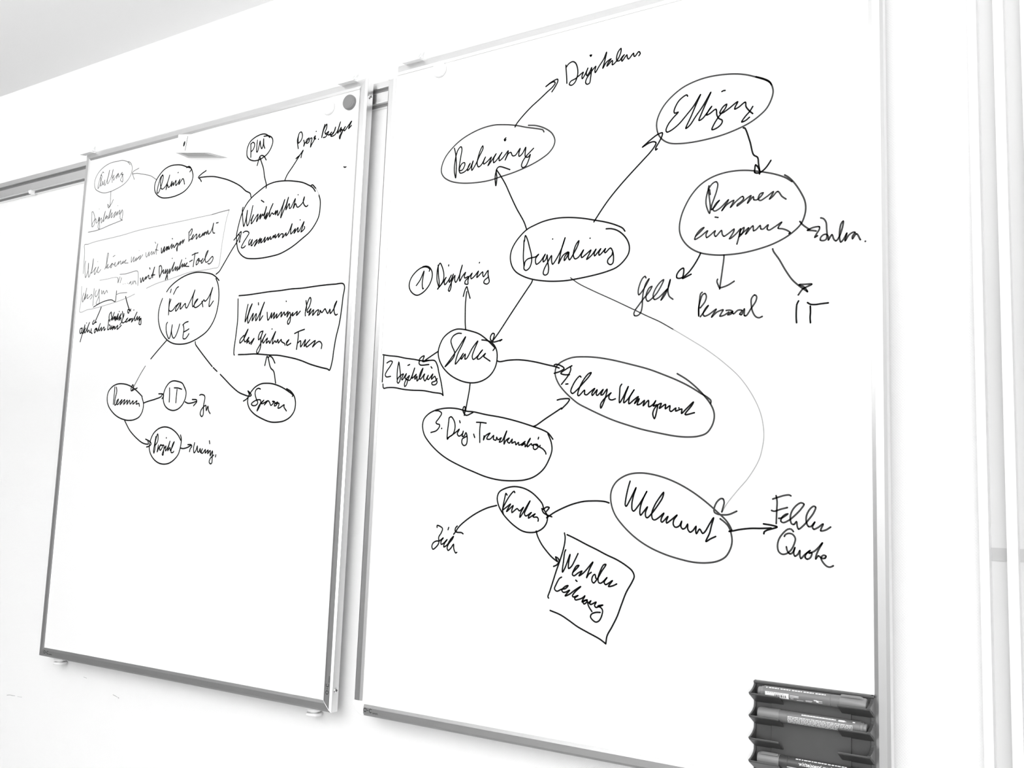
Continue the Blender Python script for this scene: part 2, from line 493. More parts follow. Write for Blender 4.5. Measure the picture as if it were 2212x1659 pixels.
INK = [
 ('R', 'word', [('k', 0, '3932,11212 3939,11134 3953,11012 3963,10881|3940,11171 3987,11223 4064,11245 4122,11204 4165,11083 4162,10967 4115,10860 4052,10827 4010,10853 4037,10900 4125,10928 4200,10970 4274,11010 4251,10947 4259,10899 4313,10969 4361,11063 4332,10988 4346,10933 4406,11006 4430,11057 4426,10967 4414,10865 4400,10793 4357,10779 4324,10815 4341,10881 4413,10970 4510,11062 4494,10999 4501,10953 4572,11050 4656,11159 4704,11263 4675,11120 4642,10998 4707,11089 4791,11128 4732,11061 4718,11018 4816,11093 4818,11018 4913,11088 4970,11212 4969,11268 4922,11224 4894,11139 4902,11068 4950,11063 4985,11106 5032,11143 4986,11083 4993,11042 5080,11130 5088,11083 5112,11052 5199,11131 5206,11084 5224,11071 5294,11137 5320,11097 5295,11066|4394,11282 4425,11279 4410,11259 4394,11282')]),
 ('R', 'arrow', [('k', 0, '2947,10300 2975,10349 3092,10464 3262,10599 3431,10708 3586,10813 3688,10880 3732,10936 3711,10964 3633,10952 3549,10912|3549,10912 3659,10970 3778,10994 3783,10955 3728,10860 3672,10791')]),
 ('R', 'word', [('k', 0, '6151,10201 6137,10225 6098,10217 6010,10159 5951,10073 5926,9996 5938,9965 5997,9971 5915,9895 5832,9802 5795,9711 5812,9678 5885,9695 6006,9769 6136,9895 6255,10023 6364,10184 6298,10047 6213,9859 6129,9679 6194,9718 6290,9844 6407,9992 6532,10186 6460,10035 6387,9879 6345,9767 6399,9786 6473,9862 6549,9955 6500,9899 6468,9831 6516,9843 6617,9895 6634,9799 6666,9739 6720,9698 6710,9647 6636,9592 6557,9580 6583,9650 6645,9743 6708,9816 6770,9883 6789,9942 6728,9907 6681,9821 6718,9814 6812,9858 6963,9946 6922,9868 6917,9838 6979,9857 7082,9915 7092,9845 7144,9767 7197,9712|7197,9824 7154,9760 7083,9690 7027,9613 7084,9623 7147,9665|6710,10160 6736,10170 6762,10167')]),
 ('R', 'bubble', [('g', 0, '7243,10283 7344,10235 7445,10166 7490,10084 7506,9988 7476,9871 7407,9751 7297,9659 7145,9575 6940,9509 6711,9462 6479,9441 6241,9436 6022,9452 5866,9487 5752,9556 5671,9658 5635,9785 5638,9894 5687,10027 5775,10152 5908,10267 6074,10363 6271,10419 6466,10442 6701,10433 6933,10395 7099,10344 7263,10268 7405,10190 7465,10136 7480,10105')]),
 ('R', 'arrow', [('k', 0, '4553,8385 4675,8552 4820,8731 5017,8934 5217,9118 5416,9293 5529,9394 5607,9484 5628,9535 5594,9560 5514,9555 5394,9505|5394,9505 5524,9597 5660,9671 5733,9681 5734,9646 5685,9546 5624,9448 5625,9417 5651,9432')]),
 ('R', 'word', [('k', 0, '1651,10140 1684,10024 1708,9859 1715,9672 1709,9574 1677,9678 1670,9803 1694,9986 1739,10102 1796,10144 1820,10100 1805,9967 1784,9822 1779,9699 1790,9697 1849,9700 1902,9790 1893,9828 1842,9824 1794,9758 1784,9686 1808,9647 1895,9656 1965,9706 2018,9795 1984,9752 1967,9669 2022,9709 2081,9828 2057,9740 2061,9659 2135,9751 2214,9897 2286,10031 2276,10076 2230,10004 2180,9854 2171,9758 2203,9698 2265,9730 2344,9857 2306,9772 2315,9734 2391,9770 2472,9835 2447,9773 2406,9689 2489,9778 2571,9879 2523,9796 2526,9723 2587,9761 2693,9882 2641,9800 2644,9740 2712,9776 2824,9889 2806,9820 2766,9731 2833,9840 2880,9850 2917,9784 2972,9780 3069,9889 3046,9803 3055,9748 3121,9790 3184,9889 3175,9781 3184,9720 3238,9705 3281,9745 3260,9672 3198,9553 3138,9533 3110,9567 3127,9635 3191,9719 3343,9844|2765,10135 2731,10110 2746,10084 2766,10102 2735,10107')]),
 ('R', 'bubble', [('g', 0, '3221,10279 3383,10242 3571,10153 3706,10040 3763,9913 3741,9812 3653,9711 3526,9639 3357,9573 3186,9525 2945,9475 2699,9443 2464,9413 2238,9412 1950,9438 1744,9480 1578,9539 1438,9635 1380,9738 1388,9862 1462,10012 1603,10151 1775,10264 1989,10349 2246,10407 2500,10418 2698,10389 2948,10330 3182,10250 3439,10172 3519,10139 3541,10100')]),
 ('R', 'arrow', [('k', 0, '3265,8415 3206,8556 3041,8823 2916,9053 2789,9297 2685,9457 2596,9579|2596,9579 2572,9499 2574,9390 2593,9294 2607,9433 2589,9580 2635,9627 2677,9626 2776,9586 2874,9540')]),
 ('R', 'word', [('k', 0, '3219,8235 3217,8126 3216,7941 3235,7790 3240,7732 3281,7705 3345,7744 3383,7843 3376,7958 3330,8112 3285,8245 3242,8317 3227,8217|3241,7789 3255,7857 3299,7898 3378,7914 3456,7921 3519,7959 3463,7891 3480,7792 3550,7825 3649,7945 3613,7875 3615,7818 3665,7858 3686,7929 3698,7832 3723,7693 3707,7605 3656,7587 3623,7613 3633,7680 3705,7808 3772,7908 3775,7823 3797,7759 3858,7826 3965,8016 4022,8184 3965,8016 3927,7841 3911,7758 3994,7889 4087,7935 4021,7853 4020,7797 4071,7858 4103,7927 4096,7844 4116,7798 4182,7880 4270,8037 4284,8102 4238,8052 4193,7934 4189,7857 4222,7803 4283,7824 4375,7936 4337,7851 4345,7812 4417,7853 4512,7918 4484,7857 4438,7772 4527,7830 4606,7922 4575,7858 4582,7813 4635,7862 4693,7921 4659,7859 4666,7815 4719,7853 4779,7913 4760,7870 4773,7844 4866,7912 4903,7864 4926,7753 4914,7657 4874,7637 4825,7672 4824,7721 4899,7800 4904,7832|3783,8191|4491,8119')]),
 ('R', 'bubble', [('k', 0, '5118,8159 5076,8213 4945,8285 4777,8351 4558,8415 4336,8475 4060,8525 3832,8540 3601,8521 3420,8476 3278,8425 3149,8331 3034,8205 2966,8073 2954,7947 2991,7815 3069,7709 3219,7614 3406,7542 3641,7490 3846,7464 4072,7455 4270,7465 4573,7494 4811,7532 4987,7584 5113,7679 5191,7789 5202,7895 5163,8008 5078,8115 4971,8194 4863,8232 4780,8240')]),
 ('R', 'arrow', [('k', 0, '7054,9514 7074,9510 7157,9283 7214,9068 7275,9016 7291,8912 7311,8786|7306,8757 7311,8791 7276,8873 7245,8907 7234,8840 7231,8794 7276,8774 7336,8787 7406,8842 7455,8905 7477,8937')]),
 ('R', 'bubble', [('g', 0, '7681,8682 7739,8638 7826,8535 7922,8372 7974,8246 7986,8127 7964,8013 7921,7920 7845,7842 7702,7747 7508,7667 7312,7620 7073,7587 6870,7582 6705,7591 6538,7619 6368,7672 6217,7767 6108,7894 6057,8015 6049,8132 6079,8286 6142,8435 6238,8589 6375,8726 6545,8815 6733,8858 6920,8865 7084,8848 7226,8817 7366,8776 7544,8714 7691,8640 7788,8566')]),
 ('R', 'word', [('g', 0, '6520,8694 6510,8654 6527,8516 6545,8347 6535,8260 6498,8333 6475,8430 6484,8543 6515,8642 6577,8722 6635,8741 6660,8704 6642,8592 6601,8474 6566,8375 6566,8313 6603,8339 6655,8404 6688,8441 6634,8397 6588,8310 6614,8284 6697,8316 6831,8430 6790,8364 6729,8275 6801,8353 6914,8408 6894,8360 6863,8308 6955,8392 7051,8450 7067,8417 7016,8363 6971,8339 6966,8314 7016,8343 7178,8443 7148,8385 7126,8335 7213,8421 7223,8374 7268,8367 7328,8409 7363,8460 7318,8451 7288,8375 7318,8348 7408,8388 7516,8454 7486,8396 7457,8350 7506,8383 7579,8448 7643,8363 7701,8315|6531,8630 6542,8555')]),
 ('R', 'word', [('g', 0, '6317,7931 6385,7985 6448,8049 6406,8034 6332,7960 6302,7881 6386,7912 6507,7990 6481,7932 6493,7887 6545,7914 6628,7975 6613,7926 6634,7887 6727,7968 6738,7910 6764,7874 6836,7908 6923,7964 6918,7929 6877,7863 6852,7825 6878,7832 6959,7893 7024,7956 7010,7887 6990,7808 6968,7730|7000,7837 7050,7882 7075,7970 7020,7926 7010,7867 7070,7899 7146,7956 7101,7865 7211,7977 7221,7901 7261,7916 7320,7968 7330,7917 7360,7908 7439,7963 7424,7905 7449,7882 7537,7921 7639,7977 7605,7932 7586,7895 7654,7876 7721,7843 7764,7803 7745,7794|6624,8189 6670,8177')]),
 ('R', 'arrow', [('g', 0, '7902,7954 7945,7898 8002,7847 8039,7818|8011,7809 8076,7798 8132,7784|8011,7811 8077,7837 8142,7845 8179,7839 8179,7805 8142,7747 8114,7694 8151,7712')]),
 ('R', 'word', [('g', 0, '8198,7967 8235,7952 8272,7894 8280,7797 8285,7700 8271,7644 8234,7631 8192,7644 8197,7682 8243,7719 8280,7715 8303,7679 8303,7631 8353,7703 8380,7631 8408,7607 8453,7660 8504,7816 8509,7880 8481,7848 8458,7726 8462,7611 8475,7581 8516,7624 8557,7700 8539,7631 8534,7593 8588,7672 8651,7704 8669,7695 8633,7648 8633,7610 8687,7674 8739,7583|8805,7553 8810,7558')]),
 ('R', 'arrow', [('g', 0, '7507,7595 7519,7557 7601,7430 7698,7253 7793,7108 7888,7012 8010,6914|7879,6878 7944,6958 8070,7017 7963,7024 7893,7026 7963,6985 8010,6919')]),
 ('R', 'word', [('k', 0, '7883,6791 7860,6745 7852,6669 7850,6554 7855,6477|8010,6756 8047,6730 8121,6719 8203,6724 8299,6728|8049,6701 8051,6615 8046,6539 8051,6463')]),
 ('R', 'arrow', [('k', 0, '6400,7661 6385,7624 6302,7488 6218,7384 6112,7291 6251,7343|6112,7302 6127,7362 6125,7450 6077,7434 6019,7363 6019,7311 6068,7297 6111,7307')]),
 ('R', 'word', [('g', 0, '5501,7359 5486,7386 5442,7357 5393,7255 5372,7151 5385,7099 5451,7165 5517,7265 5555,7340 5505,7276 5468,7174 5449,7039 5446,6913 5420,6810 5370,6770 5318,6774 5306,6808 5317,6839|5333,6869 5455,7017 5554,7124 5606,7214 5563,7197 5515,7107 5511,7023 5540,6984 5601,7015 5699,7111 5801,7301 5751,7274 5665,7167 5628,7065 5651,7003 5723,7026 5864,7149 5821,7090 5762,6983 5832,7068 5896,7219 5911,7292 5885,7209 5876,7106 5899,7031 5960,6979')]),
 ('R', 'arrow', [('g', 0, '6770,7586 6768,7530 6749,7381 6729,7231 6707,7072|6673,7224 6663,7192 6684,7134 6705,7092 6767,7098 6848,7124 6931,7169')]),
 ('R', 'word', [('g', 0, '6433,7046 6409,7028 6390,6897 6381,6776 6382,6685 6380,6816 6405,6926 6441,7009 6477,7024 6499,6979 6479,6900 6406,6809|6408,6674 6470,6749 6532,6835 6491,6797 6450,6710 6471,6678 6534,6693 6657,6769 6616,6707 6586,6654 6668,6723 6765,6750 6740,6707 6715,6659 6771,6665 6852,6709|6811,6737 6872,6737 6913,6714 6883,6676 6837,6670 6893,6705 6924,6678 6994,6727 7054,6718 7019,6666 7045,6654 7089,6739 7090,6641 7115,6634 7193,6741 7262,6844 7271,6912 7242,6934 7197,6888 7193,6790 7213,6690 7258,6613 7308,6590 7357,6606')]),
 ('R', 'bubble', [('k', 0, '1053,8000 1128,8005 1205,7978 1270,7898 1284,7799 1239,7669 1155,7567 1053,7503 956,7481 853,7527 779,7614 762,7702 797,7810 890,7912 1008,7980 1114,7994 1191,7967 1220,7934 1210,7904')]),
 ('R', 'word', [('k', 0, '929,7664 1014,7764 1091,7916 1073,7795 1065,7673 1086,7586 1096,7597')]),
 ('R', 'word', [('k', 0, '1406,7994 1424,7822 1451,7613 1424,7555|1444,7595 1401,7702 1391,7825 1402,7946 1449,8026 1489,7973 1541,7834 1541,7713 1487,7622 1417,7553 1522,7655 1598,7750 1564,7687 1576,7619 1652,7690 1713,7781 1673,7712 1676,7652 1723,7720 1756,7795 1725,7695 1717,7564 1685,7489 1662,7509 1681,7567 1793,7767 1790,7689 1815,7639 1882,7740 1943,7937 1901,7786 1903,7654 1954,7733 2022,7798 1997,7729 2013,7697 2090,7719 2080,7637 2083,7583 2018,7596 2023,7643 2098,7707 2165,7771 2140,7714 2149,7672 2225,7718 2298,7793 2274,7725 2269,7684 2390,7770 2393,7713 2409,7682 2501,7784 2504,7714 2522,7642 2536,7582 2492,7545 2421,7575 2433,7615 2507,7667 2512,7689|1643,7975 1642,7955|2314,7948 2308,7940')]),
 ('R', 'arrow', [('k', 0, '2079,6770 2064,6871 2054,7048 2049,7225 2058,7378 2066,7449|1995,7370 2025,7476 2061,7538 2089,7470 2143,7324')]),
 ('R', 'arrow', [('k', 0, '3413,7520 3401,7488 3302,7360 3152,7168 2963,6921 2773,6671 2657,6535|2657,6541 2685,6654 2651,6668 2612,6624 2608,6567 2672,6517 2753,6524 2846,6546 2807,6526')]),
 ('R', 'word', [('k', 0, '1990,6709 1915,6716 1817,6675 1771,6596 1798,6500 1862,6378 1852,6308 1785,6230 1667,6136 1769,6254 1903,6411 2083,6644 2026,6521 1922,6328 1888,6172 1956,6233 2049,6351 2003,6277 2012,6253 2092,6337 2090,6249 2124,6259 2241,6439 2347,6551 2284,6413 2242,6288 2266,6235 2347,6282 2452,6390 2399,6337 2349,6242 2390,6234 2517,6325 2485,6275 2528,6244 2619,6188')]),
 ('R', 'bubble', [('k', 0, '2429,6567 2526,6551 2638,6508 2717,6423 2755,6329 2759,6192 2727,6069 2638,5948 2492,5862 2314,5826 2132,5842 1945,5901 1769,5996 1617,6132 1528,6278 1501,6410 1528,6527 1601,6654 1727,6746 1868,6790 1997,6784 2169,6744 2368,6675 2525,6572 2654,6461 2704,6410 2672,6370')]),
 ('R', 'arrow', [('k', 0, '1501,6420 1398,6368 1226,6279|1085,6253 1090,6301 1162,6351 1191,6353 1166,6285 1160,6255 1301,6266|1092,6270 1079,6229 1111,6194 1305,6192')]),
 ('R', 'box', [('k', 0, '225,6427 361,6402 566,6376 754,6336 969,6301 1152,6267 1301,6266 1434,6253 1498,6161 1535,6041 1596,5862 1653,5626|248,6399 248,6220 245,6036 245,5920|264,5879 284,5804 370,5809 542,5803 760,5764 944,5743 1215,5725 1439,5685 1615,5656 1653,5626')]),
 ('R', 'word', [('k', 0, '331,6268 415,6301 460,6284 421,6212 334,6106 307,6046 333,6011 435,6014')]),
 ('R', 'word', [('k', 0, '612,6270 594,6180 588,6046 594,5955|620,6258 643,6153 666,6031 658,5922 622,5881 597,5912 623,5984 734,6046 701,5969 711,5938 803,6049 777,5978 794,5953 874,6010 841,5927 816,5844 780,5815 769,5857 810,5940 887,5925 987,6143 942,6007 938,5959 1032,6027 998,5969 1007,5939 1049,5991 1054,5907 1111,5964 1175,6129 1127,6059 1102,5977 1127,5934 1219,6025 1200,5961 1234,5900 1302,5998 1283,5945 1307,5921 1404,6017 1379,5953 1380,5924 1451,5974 1476,5926 1508,5866 1474,5826 1401,5828 1391,5864 1470,5891 1505,5931|827,6199 869,6212|1355,6150 1380,6122')]),
 ('R', 'arrow', [('k', 0, '2221,5810 2210,5689 2178,5507 2151,5347|2127,5267 2138,5324 2134,5416 2106,5411 2095,5359 2119,5302 2169,5266 2306,5311')]),
 ('R', 'arrow', [('g', 1.9, '4148,7494 4303,7382 4584,7232 4942,7055 5311,6866 5531,6752 5747,6645 5979,6506'),
   ('l', 1.6, '5979,6506 6131,6412 6319,6293 6504,6172 6776,5963 7042,5711 7251,5400 7354,5147 7389,4881 7364,4683 7315,4520 7162,4268 7003,4084 6849,3892 6780,3775'),
   ('g', 0, '6775,3775 6799,3861 6809,3909 6793,3961 6758,3965 6699,3915 6660,3828 6660,3771 6701,3744 6781,3733 6880,3741 6998,3792')]),
 ('R', 'bubble', [('g', 0, '6751,3675 6812,3634 6882,3562 6922,3451 6931,3348 6904,3244 6836,3137 6718,3069 6548,3034 6345,3032 6138,3063 5906,3117 5647,3210 5426,3331 5223,3491 5072,3656 5000,3806 4977,3957 4999,4070 5070,4178 5181,4256 5315,4304 5492,4319 5668,4301 5874,4252 6088,4172 6299,4064 6506,3929 6700,3777 6841,3654 6901,3572 6926,3521')]),
 ('R', 'word', [('k', 0, '5304,4192 5275,4096 5240,3934 5231,3823 5246,3808 5302,3895 5366,4017 5406,4094 5367,3977 5342,3846 5350,3756 5373,3739 5448,3819 5523,3931 5586,4041 5528,3931 5487,3811 5478,3711 5490,3681 5538,3733 5602,3809 5571,3724 5578,3660 5600,3646 5669,3708 5785,3859 5847,3960 5862,4034 5815,3979 5721,3838 5674,3708 5692,3629 5725,3619 5799,3663 5871,3724 5832,3645 5827,3605 5844,3591 5938,3678 5913,3609 5918,3581 5992,3631 6083,3703 6034,3633 6025,3564 6057,3525 6099,3533 6130,3559 6158,3616 6146,3540 6178,3503 6219,3524 6252,3578 6255,3506 6292,3462 6338,3491 6384,3552 6379,3493 6390,3445 6440,3514 6487,3454 6522,3480 6592,3597 6651,3685 6622,3579 6593,3464 6539,3340 6604,3379 6686,3419')]),
 ('R', 'arrow', [('k', 0, '6887,3501 6941,3510 7039,3533 7204,3557 7347,3563 7499,3574|7395,3491 7400,3515 7433,3539 7583,3593 7517,3612 7390,3628')]),
 ('R', 'arrow', [('k', 0, '4953,3850 4884,3868 4769,3875 4652,3872 4512,3861 4323,3816 4169,3759 3978,3669 3840,3580')]),
 ('R', 'arrow', [('k', 0, '3836,3685 3883,3745 3827,3750 3773,3715 3744,3724|3752,3703 3775,3662 3832,3632 3937,3599')]),
 ('R', 'bubble', [('k', 0, '3779,3725 3751,3799 3660,3892 3530,3985 3375,4046 3194,4066 3027,4033 2911,3970 2876,3882 2901,3763 2993,3624 3129,3499 3248,3418 3392,3350 3532,3332 3669,3353 3790,3425 3848,3517 3851,3612 3805,3684 3779,3715')]),
 ('R', 'word', [('k', 0, '3068,3925 3044,3952 3027,3886 3000,3755 2991,3667 3007,3614|3218,3967 3204,3990 3136,3932 3038,3788 2988,3678 3054,3718 3142,3778 3094,3703 3070,3654 3133,3705 3195,3755 3172,3684 3174,3641 3237,3686 3274,3709 3321,3673 3395,3734 3342,3636 3332,3569 3392,3649 3475,3780 3517,3840 3465,3737 3418,3628 3445,3595 3550,3654 3502,3599 3497,3562 3546,3590 3622,3635 3584,3592 3597,3581 3660,3584 3686,3553 3681,3521')]),
 ('R', 'arrow', [('k', 0, '2869,3748 2685,3701 2488,3617 2290,3500 2118,3365 2053,3279 2014,3235|2083,3375 2050,3345 2042,3289 2082,3271 2179,3268 2210,3250')]),
 ('R', 'word', [('k', 0, '1656,3334 1654,3368 1771,3322 1747,3242 1701,3173 1707,3072 1641,2990 1586,2959 1561,3008 1586,3066 1655,3103 1712,3106 1797,3161 1755,3108 1758,3052 1799,3065 1880,3137 1827,3067 1817,3010 1885,3048 1950,3140 2013,3199 1991,3153 1912,3060 1888,2992 1911,2957 1965,2996 2021,3066 2027,2999 2073,2922 2097,2935|1903,3345 1891,3305')]),
 ('R', 'arrow', [('k', 0, '3653,3361 3684,3278 3763,3156 3866,3047 3967,2959 4060,2902|3997,2821 4056,2850 4096,2910 4077,2950 4028,2971 4066,2903')]),
 ('R', 'box', [('k', 0, '4177,3354 4191,3297 4188,3204 4157,3068 4103,2900 4048,2752 3993,2583 3944,2435 3911,2340 3924,2322|4226,3330 4292,3307 4401,3266 4580,3193 4756,3127 4930,3056 5112,2991 5270,2912 5372,2839 5406,2763 5375,2682 5280,2518 5207,2336 5134,2143 5049,1978 4974,1843 4955,1723|3959,2133 4144,2083 4301,2011 4456,1931 4621,1867 4852,1781 4955,1723')]),
 ('R', 'word', [('k', 0, '4210,3092 4193,3060 4179,2945 4162,2744 4202,2803 4290,3024 4270,2910 4271,2807 4320,2841 4376,2937 4432,3047|4347,2751 4416,2817 4455,2865 4414,2857 4358,2772 4342,2715 4372,2700 4441,2747 4511,2782 4460,2706 4546,2764 4698,2931 4638,2811 4595,2687 4628,2740 4674,2773')]),
 ('R', 'word', [('k', 0, '4757,2688 4738,2747 4699,2714 4689,2643 4719,2615 4780,2680 4857,2805 4925,2910 4888,2903 4834,2814 4797,2701 4805,2631 4839,2619 4895,2658 4948,2712 4901,2638 4925,2605 4975,2629 5042,2673 4998,2616 4977,2582 5044,2594 5116,2629')]),
 ('R', 'word', [('k', 0, '4149,2664 4112,2643 4055,2546 4027,2472 4071,2440 4154,2477 4225,2492 4271,2542 4224,2528 4160,2462 4185,2433 4238,2442 4299,2473 4223,2380 4299,2411 4391,2480 4495,2543 4404,2460 4353,2390 4371,2375 4452,2403 4395,2358 4408,2334 4478,2350 4535,2375 4575,2408 4526,2313 4617,2351 4607,2315 4561,2283 4543,2315 4606,2345 4643,2258 4703,2181|4642,2308 4681,2341 4659,2300 4677,2286 4773,2329 4746,2277 4770,2249 4827,2269 4888,2294 4804,2272 4850,2256 4885,2219 4876,2139 4833,2056 4777,2029 4719,2055 4680,2101 4699,2143 4772,2174 4846,2181|4404,2635 4428,2619')]),
 ('R', 'word', [('g', 0, '7568,4028 7582,3950 7578,3830 7571,3641|7521,3980 7596,4006 7680,4033 7754,4042 7777,4030|7504,3820 7540,3810 7634,3841 7727,3867|7606,3714 7643,3718 7699,3752 7734,3780 7699,3770 7648,3722 7636,3676 7667,3657 7745,3690 7856,3785 7929,3869 7958,3920 7920,3939 7856,3903 7791,3819 7768,3727 7787,3646 7819,3638 7854,3677 7865,3613 7883,3577 7947,3625 8020,3709 8092,3811 8117,3884 8092,3897 8038,3854 7992,3762 7992,3672 8019,3619 8055,3621 8105,3681 8073,3612 8091,3584 8145,3607 8217,3659 8185,3568 8252,3580 8318,3623')]),
 ('R', 'word', [('g', 0, '7812,3540 7782,3571 7736,3569 7662,3504 7607,3419 7590,3327 7607,3255 7654,3222 7718,3234 7783,3292 7828,3385 7838,3449 7801,3501 7746,3512 7699,3492 7686,3468|7714,3326 7728,3271 7764,3232 7806,3257 7833,3322 7815,3249 7833,3205 7874,3234 7901,3285 7901,3218 7915,3178 7965,3230 8041,3293 7983,3240 7974,3195 8001,3174 8046,3199 8064,3263 8028,3256 8091,3282 8153,3339 8207,3404 8162,3322 8126,3240 8117,3184 8153,3228 8197,3199 8242,3202 8255,3229 8224,3241 8189,3208 8206,3156 8268,3093 8312,3087 8351,3107')]),
 ('R', 'word', [('k', 0, '1501,5361 1582,5353 1639,5311 1589,5231 1524,5150 1551,5127 1603,5114 1605,5080 1544,5011 1422,4977|1657,5050 1655,5042')]),
 ('R', 'word', [('k', 0, '1805,5227 1797,5112 1783,4973 1790,4856 1823,4893 1906,4944 1942,5052 1922,5167 1846,5249 1805,5227|1789,4875 1892,4932 1974,4983 2035,5028 1997,4948 2035,4908 2103,4947 2121,4993 2105,4902 2146,4913 2178,4967 2211,4878 2196,4765 2148,4745 2104,4788 2107,4856 2202,4907|2034,5174 2047,5140|2342,4940 2366,4883')]),
 ('R', 'word', [('k', 0, '2390,5143 2493,5138 2592,5125|2473,5130 2465,5012 2476,4798|2559,4910 2549,4840 2586,4909 2679,4954 2640,4909 2616,4859 2683,4853 2754,4914 2751,4852 2805,4835 2816,4885 2845,4841 2909,4874 2873,4802 2925,4818 2974,4906 3013,4986 2976,4873 2970,4768 3004,4829 3068,4867 3031,4818 3072,4784 3128,4850 3124,4784 3188,4806 3203,4756 3254,4795 3262,4751 3307,4762 3382,4810 3320,4745 3383,4772 3385,4723 3458,4815 3480,4861 3434,4794 3430,4723 3505,4772 3519,4745 3562,4761|3550,4761 3546,4696 3578,4676 3634,4717 3619,4761 3575,4761 3640,4728 3729,4685 3781,4631 3789,4604|3674,4744 3667,4733|3640,4877 3632,4849')]),
 ('R', 'bubble', [('k', 0, '3910,4845 3819,4943 3705,4998 3512,5060 3252,5135 2920,5213 2582,5270 2319,5323 2152,5341 2009,5379 1809,5401 1637,5393 1494,5367 1351,5306 1254,5213 1231,5096 1277,4943 1396,4802 1579,4651 1787,4525 2076,4402 2358,4304 2633,4218 2902,4170 3164,4161 3408,4181 3596,4243 3754,4363 3848,4514 3898,4663 3881,4792 3814,4932')]),
 ('R', 'arrow', [('k', 0, '3532,5057 3575,5070 3760,5181 3944,5286 4052,5348|3968,5480 4035,5494 4195,5489 4172,5442 4053,5332')]),
 ('R', 'arrow', [('k', 0, '2762,6187 2810,6169 2983,6183 3168,6183 3325,6166 3534,6126 3752,6071 3917,6030 3986,6005|3891,6059 3921,6070 4003,6048 4079,5995 4006,5950 3896,5922')]),
 ('R', 'word', [('k', 0, '4223,6032 4129,5988 4020,5917 4083,5892 4181,5888|4195,6017 4203,5968 4157,5873 4039,5735|4119,5736 4159,5738|4395,5839 4377,5858 4318,5812 4248,5708 4215,5612 4246,5579 4324,5630 4441,5743 4534,5836 4579,5903 4532,5889 4439,5786 4371,5660 4344,5554 4363,5538 4468,5625 4470,5561 4507,5549 4565,5590 4649,5646 4601,5568 4608,5536 4694,5623 4678,5555 4697,5533 4800,5625 4761,5542 4791,5541 4870,5627 4855,5539 4817,5424 4767,5331 4760,5384 4805,5456 4941,5567 4908,5527 4909,5474 4956,5454 5019,5471')]),
 ('R', 'bubble', [('g', 0, '6050,5824 6200,5732 6349,5612 6487,5473 6591,5338 6638,5229 6643,5131 6605,5014 6525,4917 6401,4874 6235,4863 6044,4877 5775,4925 5499,4983 5252,5052 5011,5128 4812,5205 4525,5332 4355,5415 4218,5515 4079,5638 3976,5761 3915,5905 3929,6024 3977,6076 4075,6126 4233,6167 4451,6166 4667,6144 4927,6094 5251,6009 5568,5917 5812,5824 6051,5723 6244,5626 6434,5510 6538,5447 6591,5396 6586,5357')]),
 ('R', 'word', [('k', 0, '5124,5697 5100,5666 5091,5552 5093,5407 5139,5468 5237,5656 5184,5518 5166,5405 5231,5455 5338,5601 5264,5485 5255,5387 5333,5441 5412,5493 5351,5389 5428,5459 5396,5368 5446,5377 5517,5431 5497,5350 5584,5429 5591,5332 5668,5371 5705,5421 5668,5341 5734,5359 5725,5268 5689,5148 5660,5219 5686,5300 5745,5359 5799,5378 5767,5303 5869,5361 5865,5295 5940,5339 5936,5274 5958,5251 6037,5301 6033,5256 6091,5275 6133,5284 6129,5219 6207,5288 6316,5384 6291,5335 6187,5208 6193,5198 6334,5225|6085,5302 6088,5304')]),
 ('L', 'word', [('m', 0, '751,11428 720,11458 685,11430 643,11353 596,11226 572,11121 581,11060 636,11136 682,11271 696,11353 651,11394 650,11310 667,11190 673,11109 726,11147 745,11220 763,11121 813,11184 820,11241 818,11150 841,11101 893,11172 950,11321 980,11458 949,11330 927,11208 952,11125 1019,11202 1091,11332 1115,11453 1098,11331 1121,11128|1118,11237 1172,11307 1154,11256 1171,11178 1221,11237 1337,11326 1282,11260 1277,11203 1340,11301 1364,11223 1420,11280 1484,11323 1460,11265 1529,11271 1480,11213 1439,11145 1524,11083 1524,11173 1490,11277')]),
 ('L', 'bubble', [('m', 0, '1673,11556 1739,11533 1812,11463 1849,11375 1840,11254 1790,11164 1690,11073 1536,10999 1326,10948 1112,10914 906,10908 744,10936 604,10990 488,11058 430,11159 423,11270 467,11381 582,11497 780,11591 1009,11637 1255,11634 1422,11628 1541,11600 1661,11550 1761,11467')]),
 ('L', 'arrow', [('m', 0, '2786,10943 2579,11060 2389,11122 2198,11172 2045,11209 1895,11221|2104,11325 1912,11279 1872,11249 1914,11169 1967,11075')]),
 ('L', 'arrow', [('m', 0, '1107,10907 1115,10765 1122,10624 1116,10534|1228,10691 1181,10615 1114,10542 1074,10511 1035,10554 1028,10604 1096,10537')]),
 ('L', 'word', [('k', 0, '3015,11007 2947,10982 2893,10847 2857,10710 2861,10614 2897,10609 2963,10718 3015,10864 3027,10981 2995,11022 2953,10933 2951,10815 2981,10715 3030,10678 3122,10717 3198,10812 3257,10974 3200,10800 3166,10646 3206,10752 3249,10686 3314,10724 3352,10814 3344,10695 3403,10781 3412,10709 3494,10813 3500,10695 3572,10743 3628,10816 3603,10703 3726,10818 3766,10771 3799,10679|3550,10990 3539,10985')]),
 ('L', 'bubble', [('k', 0, '3825,11059 3908,11072 3982,11016 4047,10901 4066,10805 4037,10694 3933,10583 3806,10509 3640,10464 3436,10441 3227,10445 3047,10474 2897,10544 2785,10649 2747,10762 2764,10879 2871,11017 3034,11134 3239,11190 3431,11185 3643,11147 3823,11077 3992,11003 3949,10940')]),
 ('L', 'arrow', [('k', 0, '5996,10063 5965,10143 5825,10219 5629,10362 5273,10538 5030,10625 4780,10699 4564,10733 4298,10755|4498,10880 4356,10829 4255,10764 4310,10721 4368,10652')]),
